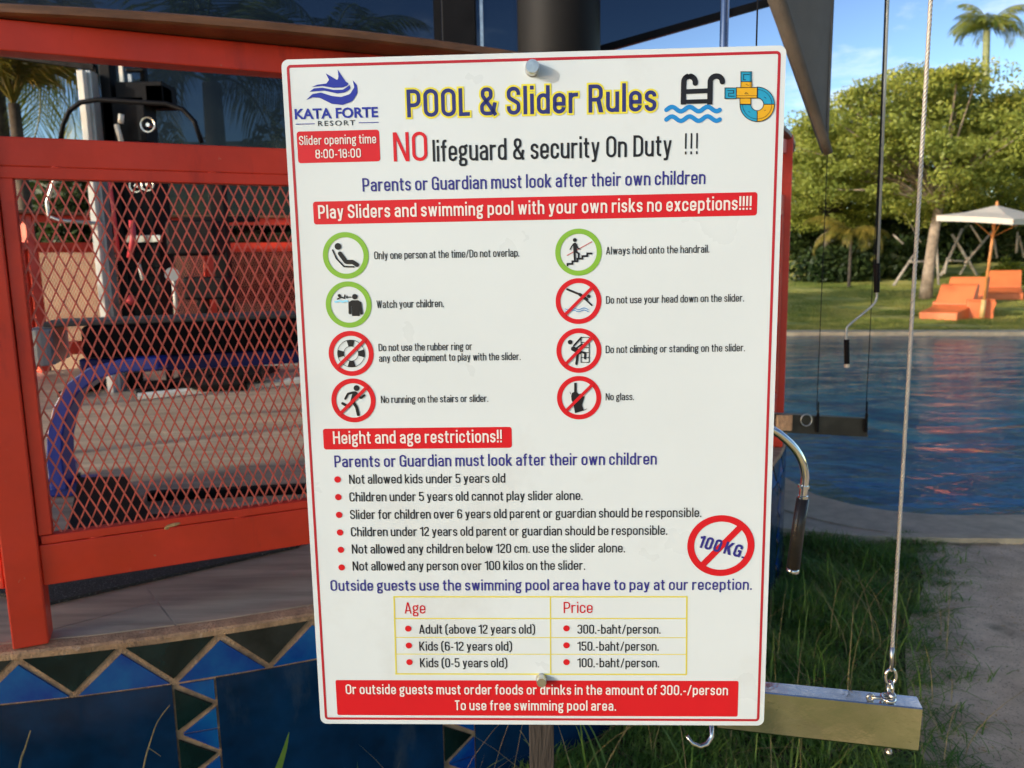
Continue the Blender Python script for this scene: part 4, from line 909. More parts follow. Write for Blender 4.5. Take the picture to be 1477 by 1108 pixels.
# near weight bar
rA, rB = PT(1331, 1022, 1.105), PT(1036, 1018, 1.175); th = math.atan2(rB.y-rA.y, rB.x-rA.x); L_ = (Vector((rA.x, rA.y))-Vector((rB.x, rB.y))).length
wb = tag(empty('weight_bar', ((rA.x+rB.x)/2, (rA.y+rB.y)/2, rA.z)), 'bright polished steel weight bar hanging by cable at the lower right corner of the sign', 'weight bar')
d_ = Vector((math.cos(th), math.sin(th), 0)); nrm = Vector((-d_.y, d_.x, 0)); nrm = nrm if nrm.y > 0 else -nrm
def prof(mb, A, L_, d, nn, pr):
    P0_ = [A+nn*a+Vector((0, 0, b)) for a, b in pr]; mb.prism(P0_, '', d*L_)
mb = MB(); A = Vector((rA.x, rA.y, rA.z)); prof(mb, A, L_, d_, nrm, [(0, -.002), (.0015, 0), (.034, 0), (.0355, -.002), (.042, -.076), (.040, -.079), (.0095, -.079), (.0078, -.076)])
put(mb, 'bar', 'barmetal', wb)
hw = MB(); cz = A.z; cx_, cy_ = cb.x, cb.y
torus(hw, (cx_, cy_, cz+.040), .0085, .0026, sz=1.5); torus(hw, (cx_+.001, cy_+.001, cz+.020), .0075, .0026, 'x', sz=1.4); torus(hw, (cx_-.004, cy_-.004, cz+.006), .009, .003, 'z', sz=1.2)
put(hw, 'shackle', 'chrome', wb, smooth=True)
hw = MB(); hw.tube([(cx_, cy_, cz+.052), (cx_, cy_, cz+.09)], .0034, 8); put(hw, 'crimp_sleeve', 'steel', wb, smooth=True)
hw = MB(); hw.tube([(cx_-.030, cy_-.002, cz+.006), (cx_-.004, cy_-.004, cz+.006)], .0025, 8); torus(hw, (cx_-.031, cy_-.002, cz+.006), .005, .0022, 'y'); hw.ball((cx_+.002, cy_-.004, cz+.009), .007)
put(hw, 'clip_pin', 'steel', wb, smooth=True)
hw = MB(); hw.tube([(cx_+.008, cy_+.01, cz-.076), (cx_+.009, cy_+.01, cz-.094)], .004, 8); hw.ball((cx_+.009, cy_+.01, cz-.096), .006); put(hw, 'bolt_end', 'steel', wb)
hk = [PT(1026, 1042, 1.16), PT(1027, 1062, 1.155), PT(1020, 1073, 1.15), PT(1010, 1077, 1.15), PT(998, 1072, 1.15), PT(991, 1062, 1.15)]
mb = MB(); mb.tube(hk, [.004, .004, .004, .0038, .0035, .003], 10); put(mb, 'hook', 'chrome', wb, smooth=True)
wbl = A+d_*(L_-.045 if d_.x < 0 else -.0)
# the thin black cable of the bar's other end, hidden lower down by the sign
p1 = PT(1092, 30, 1.19); mb = MB(); mb.tube([(p1.x, 1.19, A.z+.0), (p1.x, 1.19, 2.8)], .0012, 6); tag(mb.build('thin_cable', 'black'), 'thin dark cable rising behind the upper right corner of the sign', 'cable')
# crank rod with curved chrome handle by the right edge of the sign
Yk = 1.32; p1 = PT(1045, 30, Yk)
ck = tag(empty('crank_rod', (p1.x, Yk, 2.0)), 'chrome crank rod with curved handle and brown sleeve beside the right edge of the sign', 'crank handle')
pts = [Vector((p1.x, Yk, 2.9)), Vector((p1.x, Yk, PT(1030, 560, Yk).z)), PT(1040, 590, Yk), PT(1080, 606, Yk), PT(1112, 619, Yk), PT(1130, 631, Yk), PT(1147, 648, Yk), PT(1157, 666, Yk), PT(1161, 685, Yk), PT(1160, 700, Yk), PT(1158, 716, Yk)]
pp = smoothrun = []
def crm(P, n=5):
    out = []; P = [Vector(p) for p in P]
    for i in range(len(P)-1):
        p0, p1_, p2, p3 = P[max(i-1, 0)], P[i], P[i+1], P[min(i+2, len(P)-1)]
        for s in range(n): t = s/n; out.append(.5*((2*p1_)+(p2-p0)*t+(2*p0-5*p1_+4*p2-p3)*t*t+(3*p1_-p0-3*p2+p3)*t**3))
    return out+[P[-1]]
mb = MB(); mb.tube([pts[0], pts[1]]+crm(pts[1:])[1:], .0072, 16); put(mb, 'rod', 'chrome', ck, smooth=True)
mb = MB(); mb.tube([PT(1159.5, 700, Yk), PT(1159, 704, Yk)], .0098, 16); mb.tube([PT(1158.5, 715, Yk), PT(1158, 721, Yk)], .0088, 16); put(mb, 'collar', 'chrome', ck)
M['sleeve'] = mat('brown_rubber_sleeve', (.045, .036, .028), .32, var=.3, vscale=20, bump=.15)
mb = MB(); mb.tube([PT(1158, 719, Yk), PT(1151, 765, Yk), PT(1144, 819, Yk)], [.0108, .0112, .0118], 18); put(mb, 'sleeve', 'sleeve', ck, smooth=True)
mb = MB(); c = PT(1143.5, 823, Yk); mb.ball(c, .0118, 14, 8, (1, 1, .75)); put(mb, 'end_ball', 'chrome', ck, smooth=True)
# second crank, black, farther right
Y2 = 2.5
ck2 = tag(empty('crank_rod', (PT(1266, 400, Y2).x, Y2, 2.0)), 'long thin dark crank rod with bent end, left of the thick cable', 'crank handle')
tz = PT(1280, 0, Y2); b_ = PT(1265, 384, Y2)
mb = MB(); mb.tube([b_+(tz-b_)*2.2, b_], .0062, 10); put(mb, 'rod', 'greymetal', ck2, smooth=True)
mb = MB(); q = b_+Vector((-.0065, -.004, 0)); q2 = tz+Vector((-.0075, -.004, 0)); mb.tube([q+(q2-q)*2.2, q], .0028, 6); put(mb, 'side_wire', 'black', ck2)
mb = MB(); mb.tube([PT(1265, 380, Y2), PT(1264.5, 422, Y2)], .0095, 12); put(mb, 'sleeve', 'pad', ck2)
mb = MB(); mb.tube(crm([PT(1264.5, 420, Y2), PT(1264, 432, Y2), PT(1256, 443, Y2), PT(1226, 468, Y2), PT(1221, 476, Y2), PT(1220.5, 491, Y2)]), .0036, 10); put(mb, 'bent_arm', 'greymetal', ck2, smooth=True)
mb = MB(); mb.tube([PT(1221, 490, Y2), PT(1221.5, 526, Y2)], .0085, 12); put(mb, 'grip', 'pad', ck2)
mb = MB(); mb.tube([PT(1221.5, 525, Y2), PT(1221.5, 530, Y2)], .0088, 12); put(mb, 'end_ring', 'steel', ck2)
# far weight bar
Yf = 2.62
a, b = PT(1118, 597, Yf), PT(1252, 604, Yf); th = math.atan2(0, 1)
wf = tag(empty('weight_bar', ((a.x+b.x)/2, Yf, a.z)), 'dark flat weight bar hanging on two thin wires in front of the pool', 'weight bar')
M['darkbar'] = mat('shaded_steel', (.05, .047, .04), .3, .6, var=.3, vscale=9)  # steel drawn dark: the dim scene it mirrors is in the colour
mb = MB(); h_ = a.z-PT(1118, 623, Yf).z; L_ = b.x-a.x; prof(mb, Vector((a.x, Yf, a.z)), L_, (b-a).normalized(), Vector((0, 1, 0)), [(0, 0), (.03, 0), (.036, -h_), (-.005, -h_)]); put(mb, 'bar', 'darkbar', wf)
for u in (1179, 1257-8):
    c = PT(u, 610, Yf-.01); s_ = 1 if u < 1200 else 0
    mb = MB(); mb.box((c.x, Yf-.012, c.z+.0), (.009, .008, .066)); put(mb, 'clamp', 'black', wf, bevel=.002)
    mb = MB(); mb.tube([(c.x, Yf-.012, c.z), (c.x, Yf-.012, c.z+.075)], [.0045, .002], 8); put(mb, 'clamp_rod', 'black', wf)
mb = MB(); c = PT(1163, 606, Yf-.02); torus(mb, c, .019, .0022, sz=1.1); put(mb, 'ring', 'steel', wf, smooth=True)
mb = MB(); c = PT(1131, 610, Yf-.009); mb.box(c, (.055, .012, .056)); put(mb, 'end_fitting', 'grout', wf, bevel=.003)
for u, lab in ((1178, 'left of the two thin wires that carry the dark far weight bar'), (1249, 'right of the two thin wires that carry the dark far weight bar')):
    c = PT(u, 592, Yf-.012); mb = MB(); mb.tube([(c.x, c.y, c.z), (c.x, c.y, 2.6)], .0013, 6); tag(mb.build('hanging_wire', 'black'), lab, 'wire', group='wires of the far weight bar')

# shade sail tail at the top right
Ys = 2.3
sl = tag(empty('shade_sail', PT(1170, 60, Ys)), 'folded grey canvas sail with rolled edge hanging down at the upper right of the sign', 'shade sail')
tl_, bl_, tr_, br_ = PT(1049, -180, Ys-.25), PT(1186, 222, Ys), PT(1206, -180, Ys+.1), PT(1192, 216, Ys)
mb = MB(); G = 14; vs = []
for j in range(G+1):
    for i in range(9):
        t = j/G; s = i/8; p = (tl_*(1-t)+bl_*t)*(1-s)+(tr_*(1-t)+br_*t)*s; p = p+Vector((0, .02*math.sin(s*5+t*2)*(1-t), 0)); vs.append(p)
nv = len(vs); vs += [v+Vector((0, .004, 0)) for v in vs]
fs = [(j*9+i, j*9+i+1, (j+1)*9+i+1, (j+1)*9+i) for j in range(G) for i in range(8)]; fs += [tuple(nv+k for k in f[::-1]) for f in fs]
mb.add(vs, fs); put(mb, 'canvas', 'sail', sl, smooth=True)
mb = MB(); K = 14; mb.tube([(tl_*(1-t/K)+bl_*t/K)+Vector((.012, -.015, 0)) for t in range(K+1)], [.030-.018*t/K for t in range(K+1)], 14); put(mb, 'rolled_hem', 'sailhem', sl, smooth=True)
mb = MB(); mb.tube([(tr_*(1-t/K)+br_*t/K)+Vector((0, -.002, 0)) for t in range(K+1)], .0045, 8); put(mb, 'edge_seam', 'sail', sl, smooth=True)
# ================================================================== GARDEN FURNITURE ON THE LAWN
def lz(u, v, lo=15.5, hi=45):
    d = ray(u, v); best = None
    for i in range(600):
        Y = lo+(hi-lo)*i/599; t = Y/d[1]; p = EYE+d*t
        if p[2] <= lawnz(p[0], p[1]): return Vector(p)
    return Vector(uz(u, v, .3))
def lounger(loc, rz, W, label):
    e = tag(empty('sun_lounger', loc, rz), label, 'sun lounger', group='orange moulded loungers by the parasol')
    seat = [(0, 0), (0, .18), (.05, .21), (.55, .27), (1.0, .37), (1.0, 0)]
    mb = MB(); mb.prism([(-W/2, y, z) for y, z in seat], '', (W, 0, 0)); mb.build('seat', 'orange', e, bevel=.02)
    back = [(.92, .0), (.92, .36), (1.24, .83), (1.29, .86), (1.38, .86), (1.42, .80), (1.30, .3), (1.25, 0)]
    mb = MB(); mb.prism([(-W/2+.01, y, z) for y, z in back], '', (W-.02, 0, 0)); mb.build('backrest', 'orange', e, bevel=.02)
    return e
pa, pb_ = lz(1329, 463), lz(1387, 464)
lounger(((pa.x+pb_.x)/2, pa.y, lawnz(pa.x, pa.y)), -.86, (pb_-pa).length*1.02, 'orange moulded sun lounger nearest the pool edge, left of the parasol pole')
p2 = lz(1372, 446); lounger((p2.x, p2.y, lawnz(p2.x, p2.y)), -.84, 1.0, 'orange moulded sun lounger directly behind the nearest one, left of the parasol pole')
p3 = lz(1448, 433); lounger((p3.x, p3.y, lawnz(p3.x, p3.y)), -.52, .95, 'orange moulded sun lounger to the right of the parasol pole')
# side table that carries the pole
pt = lz(1413, 461); e = tag(empty('side_table', (pt.x+.02, pt.y, lawnz(pt.x, pt.y))), 'square orange side table block standing round the foot of the parasol', 'side table')
e.rotation_euler = (0, 0, -.45)
mb = MB(); mb.prism([(-.30, .05, 0), (-.30, .05, .44), (.28, .05, .44), (.33, .05, .42), (.27, .05, .2), (.29, .05, 0)], '', (0, .5, 0)); mb.build('body', 'orange', e, bevel=.02)
mb = MB(); mb.box((0, .30, .465), (.60, .52, .045)); mb.build('top', 'orange', e, bevel=.015)
# parasol
Yu = pt.y-.12; b0 = uy(1416, 458, Yu); t0 = uy(1438, 296, Yu); e = tag(empty('parasol', b0), 'cream square parasol on a leaning wooden pole over the orange loungers', 'parasol')
mb = MB(); k1 = b0+(t0-b0)*.16; mb.tube([b0, k1], [.062, .055], 12); put(mb, 'pole_foot', 'ivory', e, smooth=True); M['footm'] = mat('pale_wood', (.62, .42, .16), .5, var=.1)
e.children[0].data.materials[0] = M['footm']
mb = MB(); mb.tube([k1, t0], .034, 12); put(mb, 'pole', 'teak', e, smooth=True)
mb = MB(); mb.tube([t0, t0+Vector((0, 0, .10))], [.04, .015], 10); put(mb, 'finial', 'teak', e)
cn = [uy(1350, 311, Yu-.2), uy(1462, 316, Yu-1.55), uy(1545, 318, Yu+.1), uy(1425, 312, Yu+1.5)]
mb = MB(); vs = [t0]; G = 8
rim = []
for i in range(4):
    a, b = cn[i], cn[(i+1) % 4]
    for k in range(G): t = k/G; p = a*(1-t)+b*t; p = p+(t0-p)*(.05*math.sin(math.pi*t)); rim.append(p)
R1 = [p+(t0-p)*.5+Vector((0, 0, -.04)) for p in rim]; n = len(rim); vs = [t0]+R1+rim+[p+Vector((0, 0, -.13))+(t0-p)*.01 for p in rim]
fs = [(0, 1+i, 1+(i+1) % n) for i in range(n)]
for j in range(2): fs += [(1+j*n+i, 1+(j+1)*n+i, 1+(j+1)*n+(i+1) % n, 1+j*n+(i+1) % n) for i in range(n)]
mb.add(vs, fs); put(mb, 'canopy', 'canopy', e)
for p in cn:
    mb = MB(); q = t0-Vector((0, 0, .12)); mb.tube([q, p-Vector((0, 0, .05))], .014, 6); put(mb, 'rib', 'teak', e)
    m_ = q+(p-q)*.5; mb = MB(); mb.tube([b0+(t0-b0)*.72, m_-Vector((0, 0, .03))], .011, 6); put(mb, 'strut', 'teak', e)

# ================================================================== VEGETATION
def leafmesh(name, C, size, m, parent=None, flat=.5, seed=0, aspect=.45):
    """C: (n,3) leaf centres -> one mesh of rhombic leaves"""
    rg = np.random.default_rng(seed); n = len(C); d = rg.normal(size=(n, 3)); d[:, 2] *= flat; d /= np.linalg.norm(d, axis=1)[:, None]
    r = rg.normal(size=(n, 3)); u = np.cross(d, r); u /= np.linalg.norm(u, axis=1)[:, None]
    s = size*(.6+.8*rg.random(n))[:, None]; V = np.stack([C-d*s, C+u*s*aspect, C+d*s, C-u*s*aspect], 1).reshape(-1, 3)
    me = bpy.data.meshes.new(name); me.vertices.add(4*n); me.vertices.foreach_set('co', V.ravel()); me.loops.add(4*n); me.loops.foreach_set('vertex_index', np.arange(4*n)); me.polygons.add(n)
    me.polygons.foreach_set('loop_start', np.arange(n)*4); me.polygons.foreach_set('loop_total', np.full(n, 4)); me.update(calc_edges=True)
    return link(name, me, m, parent)
def clumps(cl, rg):
    out = []
    for c, r, n in cl:
        v = rg.normal(size=(n, 3)); v /= np.linalg.norm(v, axis=1)[:, None]; v *= (rg.random(n)**(1/2.2))[:, None]
        out.append(v*np.array(r)+np.array(c))
    return np.concatenate(out)
def tree(loc, H, crown_c, crown_r, label, ncl=60, per=420, leaf=.062, trunk_r=.19, top=(0.2, 0, 2.6), m='leafA', bark='bark', seed=1, group=None, csize=.75, name='shade_tree'):
    rg = np.random.default_rng(seed); e = tag(empty(name, loc), label, 'tree', group=group)
    T = Vector(top); mb = MB(); mb.tube([(0, 0, -.2), (T.x*.25, T.y*.25, T.z*.3), (T.x*.6, T.y*.6, T.z*.7), T], [trunk_r*1.35, trunk_r*1.05, trunk_r*.95, trunk_r*.85], 12); mb.build('trunk', bark, e, smooth=True)
    cl = []; limb = MB()
    for i in range(ncl):
        v = rg.normal(size=3); v /= np.linalg.norm(v); v *= rg.random()**.38
        c = np.array(crown_c)+v*np.array(crown_r); s = csize*(.6+.8*rg.random()); cl.append((c, (s*1.4, s*1.3, s*.55), int(per*(.5+rg.random()))))
        if i % 3 == 0:
            q = Vector(c); mid = T*.55+q*.45+Vector((0, 0, .25)); limb.tube([T, T*.8+mid*.2, mid, q], [trunk_r*.45, trunk_r*.35, trunk_r*.2, trunk_r*.06], 6)
    limb.build('limb', bark, e, smooth=True)
    C = clumps(cl, rg); leafmesh('crown', C, leaf, m, e, .85, seed); return e
def bushy(loc, r, label, n=5000, leaf=.08, m='leafB', seed=3, name='shrub', group=None, cat='shrub'):
    rg = np.random.default_rng(seed); e = tag(empty(name, loc), label, cat, group=group)
    cl = []
    for i in range(18):
        v = rg.normal(size=3); v /= np.linalg.norm(v); v[2] = abs(v[2]); v *= .72*rg.random()**.3
        cl.append((np.array(r)*v+np.array([0, 0, r[2]*.12]), np.array(r)*.36, n//18))
    leafmesh('foliage', clumps(cl, rg), leaf, m, e, .8, seed)
    mb = MB()
    for i in range(5): a = i*1.26; mb.tube([(0, 0, -.1), (r[0]*.3*math.cos(a), r[1]*.3*math.sin(a), r[2]*.7)], [.04, .015], 5)
    mb.build('stem', 'barkdark', e); return e
# palms
def frondmesh(L, droop, nl, ll, seed, wide=.02):
    rg = random.Random(seed); P = []; e0 = math.radians(48)
    x = z = 0; K = 16; a = e0
    P.append(Vector((0, 0, 0)))
    for k in range(K):
        a -= droop/K*(1+.8*k/K); x += L/K*math.cos(a); z += L/K*math.sin(a); P.append(Vector((x, 0, z)))
    mb = MB(); mb.tube(P, [.022*(1-.85*k/K)+.003 for k in range(K+1)], 5)
    for i in range(nl):
        t = .14+.86*i/nl; k = min(K-1, int(t*K)); f = t*K-k; p = P[k].lerp(P[k+1], f); tg = (P[k+1]-P[k]).normalized()
        l = ll*(.45+.55*math.sin(math.pi*min(1, t*.95+.08)))*rg.uniform(.8, 1.1)
        for s in (-1, 1):
            d = (tg*.62+Vector((0, s*.85, 0))+Vector((0, 0, -.38-rg.uniform(0, .45)))).normalized(); q = p+d*l*.55; d2 = (d+Vector((0, 0, -.55))).normalized(); e = q+d2*l*.45; u = tg*wide*rg.uniform(.7, 1.2)
            mb.add([p-u*.4, p+u*.4, q+u, q-u, e], [(0, 1, 2, 3), (3, 2, 4)])
    return mb
FROND = {}
def palm(loc, H, lean, nf, L, label, m='palm', trunk='barkdark', tr=.14, seed=1, ll=.55, group=None, updown=(-.2, 1.1), name='palm_tree', droop=1.9, nl=46):
    e = tag(empty(name, loc), label, 'palm tree', group=group); T = Vector((lean[0], lean[1], H))
    mb = MB(); K = 9; mb.tube([Vector((T.x*(k/K)**1.6, T.y*(k/K)**1.6, -.2+(H+.2)*k/K)) for k in range(K+1)], [tr*(1.25-.4*k/K) for k in range(K+1)], 12); mb.build('trunk', trunk, e, smooth=True)
    rg = random.Random(seed); vars_ = [frondmesh(L, droop*d, nl, ll, seed+i).build('frond', m) for i, d in enumerate((.65, 1., 1.35))]
    for o in vars_: o.parent = e; o.location = T
    for i in range(nf):
        o = vars_[i % 3] if i < 3 else vars_[i % 3].copy()
        if i >= 3: COL.objects.link(o); o.parent = e; o.location = T
        up = rg.uniform(*updown); o.rotation_euler = (rg.uniform(-.3, .3), -up*.55, i*2.39996+rg.uniform(-.3, .3)); s = rg.uniform(.82, 1.12); o.scale = (s, s, s)
    return e
# --- right side: trees over the lawn
tb = lz(1334, 431, 16, 30)
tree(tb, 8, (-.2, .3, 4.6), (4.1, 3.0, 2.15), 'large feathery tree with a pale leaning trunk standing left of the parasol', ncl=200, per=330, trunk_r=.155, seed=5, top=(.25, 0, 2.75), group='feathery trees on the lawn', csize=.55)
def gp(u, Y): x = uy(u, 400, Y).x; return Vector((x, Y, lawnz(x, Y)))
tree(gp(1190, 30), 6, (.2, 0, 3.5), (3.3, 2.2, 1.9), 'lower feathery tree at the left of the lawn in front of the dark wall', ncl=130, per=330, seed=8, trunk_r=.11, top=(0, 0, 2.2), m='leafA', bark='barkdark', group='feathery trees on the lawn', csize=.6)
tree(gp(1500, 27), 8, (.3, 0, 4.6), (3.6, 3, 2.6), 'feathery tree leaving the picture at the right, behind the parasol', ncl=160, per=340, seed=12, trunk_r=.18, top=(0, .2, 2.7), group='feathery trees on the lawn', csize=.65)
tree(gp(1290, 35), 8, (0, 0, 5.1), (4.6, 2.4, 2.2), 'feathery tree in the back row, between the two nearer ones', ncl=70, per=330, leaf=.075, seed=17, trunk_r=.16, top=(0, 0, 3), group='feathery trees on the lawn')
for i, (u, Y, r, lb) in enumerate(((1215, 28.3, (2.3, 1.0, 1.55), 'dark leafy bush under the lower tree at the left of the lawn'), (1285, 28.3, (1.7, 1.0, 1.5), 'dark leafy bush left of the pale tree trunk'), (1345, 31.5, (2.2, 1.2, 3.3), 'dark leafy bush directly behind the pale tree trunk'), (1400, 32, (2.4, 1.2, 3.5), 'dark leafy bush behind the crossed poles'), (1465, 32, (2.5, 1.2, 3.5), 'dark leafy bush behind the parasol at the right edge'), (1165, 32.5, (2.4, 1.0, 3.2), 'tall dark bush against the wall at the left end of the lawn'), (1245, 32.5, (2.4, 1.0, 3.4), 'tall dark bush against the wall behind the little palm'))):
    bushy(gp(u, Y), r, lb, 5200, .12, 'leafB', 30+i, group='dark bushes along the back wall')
for i, (u, Y, r, lb) in enumerate(((1452, 27, (.50, .5, .75), 'bright yellow-green round shrub behind the right lounger'), (1476, 26.3, (.45, .4, .5), 'small bright shrub at the right edge, lowest of the bright ones'), (1425, 26.6, (.28, .3, .45), 'little yellow-flowered shrub just behind the parasol pole'))):
    bushy(gp(u, Y), r, lb, 1500, .07, 'leafC', 50+i, group='bright shrubs behind the loungers')
# young-tree props of peeled poles
def props(u, label, sticks, Y):
    g_ = gp(u, Y); e = tag(empty('tree_props', g_), label, 'tree props', group='peeled pole props on the lawn')
    for (a, b, r) in sticks:
        mb = MB(); mb.tube([uy(*a, Y), uy(*b, Y+.2)], [r, r*.85], 7); put(mb, 'pole', 'pole', e, smooth=True)
props(1330, 'peeled wooden props tied round the big tree trunk', [((1289, 412), (1318, 368), .05), ((1310, 378), (1345, 377), .04), ((1354, 411), (1350, 336), .045), ((1362, 395), (1367, 372), .05), ((1344, 400), (1347, 372), .04), ((1303, 352), (1288, 338), .035), ((1328, 350), (1300, 300), .03)], 26)
props(1395, 'crossed peeled poles tied in an X behind the loungers', [((1409, 397), (1373, 338), .055), ((1392, 380), (1430, 335), .045), ((1368, 376), (1400, 377), .035), ((1357, 398), (1388, 330), .05), ((1385, 396), (1397, 375), .04), ((1416, 350), (1400, 325), .04)], 26.6)
props(1455, 'upright peeled poles behind the parasol', [((1438, 372), (1434, 345), .04), ((1466, 365), (1468, 335), .045), ((1477, 372), (1470, 340), .04)], 27.5)
# golden palm fan low at the left of the lawn
palm(gp(1225, 26.6), 1.75, (0, 0), 11, 1.7, 'small yellow-green palm at the left of the lawn under the trees', 'palmy', tr=.05, seed=4, ll=.55, name='palm_tree', updown=(-.3, .6), nl=30)
palm(Vector((uy(1422, 200, 36).x, 36, .9)), uy(1415, 45, 36).z-.9, (-.3, 0), 15, 1.9, 'tall slim palm with green crown against the sky at the upper right', 'palm', 'areca', tr=.17, seed=9, ll=.85, updown=(.1, 1.6), droop=1.7, nl=40)
# back walls
def gwall(x0, x1, Y, z1, label, n):
    e = tag(empty('garden_wall', ((x0+x1)/2, Y, 0)), label, 'wall'); wdt = (x1-x0)/n
    for i in range(n):
        mb = MB(); mb.box((x0+wdt*(i+.5), Y, z1*.72/2), (wdt-.03, .12, z1*.72)); put(mb, 'wall_panel', 'wall', e)
        mb = MB(); mb.box((x0+wdt*(i+.5), Y+.01, z1*.855), (wdt-.03, .10, z1*.29)); put(mb, 'upper_panel', 'wall', e)
        mb = MB(); mb.box((x0+wdt*i, Y-.05, z1/2), (.12, .16, z1)); put(mb, 'wall_post', 'wall', e)
gwall(6, 36, 34, 3.4, 'dark green panelled wall behind the bushes at the back of the lawn', 12)
gwall(-22, 3, 19, 4.6, 'dark green panelled wall behind the gym, seen through the fence', 10)
# --- left side: coconut palms behind the gym
def at(u, v, Y): return uy(u, v, Y)
c = at(20, 150, 10.5); palm((c.x, c.y, 0), c.z, (0, 0), 20, 2.6, 'sunlit yellow-green coconut palm at the left edge, seen between the top rails', 'palmy', tr=.085, seed=21, ll=.7, updown=(.2, 2.2), droop=1.6)
c = at(305, 120, 13); palm((c.x, c.y, 0), c.z, (0, 0), 20, 3.0, 'dark coconut palm seen through the tinted screen, left of the sign', 'palm', tr=.17, seed=23, ll=.85, updown=(-.4, 1.5))
c = at(440, 60, 16); palm((c.x, c.y, 0), c.z-.7, (.4, 0), 18, 3.0, 'coconut palm seen through the tinted screen, behind the upper left corner of the sign', 'palm', tr=.17, seed=27, ll=.85, updown=(-.2, 1.5))
c = at(110, 130, 14); palm((c.x-1.4, c.y, 0), c.z+.4, (0, 0), 18, 3.3, 'green coconut palm behind the sunlit one, fronds reaching towards the ivory upright', 'palm', tr=.16, seed=31, ll=.9, updown=(-.6, .9))
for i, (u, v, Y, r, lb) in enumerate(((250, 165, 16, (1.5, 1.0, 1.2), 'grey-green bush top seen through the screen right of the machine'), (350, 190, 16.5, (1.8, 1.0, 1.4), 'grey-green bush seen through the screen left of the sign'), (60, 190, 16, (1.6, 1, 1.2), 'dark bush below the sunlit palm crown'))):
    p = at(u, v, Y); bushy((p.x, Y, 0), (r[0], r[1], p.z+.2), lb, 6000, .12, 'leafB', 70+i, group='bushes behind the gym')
mb = MB(); p = at(15, 360, 12.5); q = at(300, 360, 12.5); mb.box(((p.x+q.x)/2, 12.5, p.z/2), (q.x-p.x, .3, p.z)); tag(mb.build('lit_backdrop', 'gold'), 'tan backdrop added to brighten the view behind the left of the gym', 'wall')  # added backdrop that brightens what shows through the far mesh
mb = MB(); p = at(301, 438, 12.6); q = at(640, 438, 12.6); mb.box(((p.x+q.x)/2, 12.6, p.z/2), (q.x-p.x, .3, p.z)); tag(mb.build('lit_backdrop', 'gold'), 'low tan backdrop standing in for the sunlit lawn strip behind the gym', 'wall')  # stands in for the sunlit lawn strip
p = at(432, 470, 9.8); mb = MB(); mb.tube([(p.x, 9.8, 0), (p.x-.05, 9.8, 1.0), (p.x-.12, 9.8, 1.95)], [.24, .19, .16], 14); tag(mb.build('tree_stump', 'orangebark', smooth=True), 'rust-orange stump behind the fence beside the left edge of the sign', 'stump')

# --- grass
def blades(name, P, H, m, seed, lean=.5, wid=.0022, K=3):
    rg = np.random.default_rng(seed); n = len(P); az = rg.random(n)*2*np.pi; ln = lean*(.3+1.2*rg.random(n)); dx, dy = np.cos(az), np.sin(az); ax, ay = -dy, dx
    V = np.zeros((n, 2*K+1, 3)); w_ = wid*(.6+.9*rg.random(n))
    for k in range(K+1):
        t = k/K; cx_ = P[:, 0]+dx*ln*H*t**1.8; cy_ = P[:, 1]+dy*ln*H*t**1.8; cz_ = P[:, 2]+H*t*(1-.28*ln*t)
        if k < K:
            for s, j in ((-1, 0), (1, 1)): V[:, 2*k+j, 0] = cx_+ax*w_*s*(1-t*.6); V[:, 2*k+j, 1] = cy_+ay*w_*s*(1-t*.6); V[:, 2*k+j, 2] = cz_
        else: V[:, 2*K, 0] = cx_; V[:, 2*K, 1] = cy_; V[:, 2*K, 2] = cz_
    nv = 2*K+1; base = np.arange(n)[:, None]*nv; loops = []; tot = []
    q = np.concatenate([base+np.array([[2*k, 2*k+1, 2*k+3, 2*k+2]]) for k in range(K-1)]).reshape(-1); t_ = (base+np.array([[2*K-2, 2*K-1, 2*K]])).reshape(-1)
    lv = np.concatenate([q, t_]); nf = n*(K-1)+n; tot = np.concatenate([np.full(n*(K-1), 4), np.full(n, 3)]); stt = np.concatenate([[0], np.cumsum(tot)[:-1]])
    me = bpy.data.meshes.new(name); me.vertices.add(n*nv); me.vertices.foreach_set('co', V.ravel()); me.loops.add(len(lv)); me.loops.foreach_set('vertex_index', lv); me.polygons.add(nf)
    me.polygons.foreach_set('loop_start', stt); me.polygons.foreach_set('loop_total', tot); me.update(calc_edges=True)
    return link(name, me, m)
def pathdist(x, y):
    # signed: >0 over the path, measured roughly across its left edge
    E_ = np.array([(.95, 1.2), (1.22, 2.1), (1.37, 2.5), (1.62, 3.0), (1.93, 3.45), (2.2, 3.95)])
    ex = np.interp(y, E_[:, 1], E_[:, 0]); return x-ex
rg = np.random.default_rng(5); n = 230000
x = rg.uniform(-2.6, 2.7, n); y = rg.uniform(1.0, 4.4, n); d = np.hypot(x-PC.x, y-PC.y)-PR
pd = pathdist(x, y)+.10*np.sin(y*9)+.07*np.sin(y*23+1); keep = (d > .01) & ((pd < 0) | (rg.random(n) < np.exp(-np.clip(pd, 0, 9)/.06)*.5)) & ~((np.hypot(x, y) < .75)) & (y < 4.05+.1*np.sin(x*9)) & (x > -2.2)
P_ = np.stack([x[keep], y[keep], np.full(keep.sum(), -.03)], 1)
pn = np.sin(P_[:, 0]*5.1+1)*np.sin(P_[:, 1]*4.3)+.6*np.sin(P_[:, 0]*13+P_[:, 1]*9)
H = (.035+.035*rg.random(len(P_)))*(1+.55*np.clip(pn, -.7, 1.2)); H *= np.where(pathdist(P_[:, 0], P_[:, 1]) > -.12, .7, 1.)
o = blades('grass', P_, H, 'grass', 1, lean=.9); o['kind'] = 'stuff'
k2 = rg.random(len(P_)) < .05; o = blades('dry_grass', P_[k2]+np.array([.004, .003, 0]), H[k2]*1.0, 'grassdry', 7, lean=1.4, wid=.0016); o['kind'] = 'stuff'
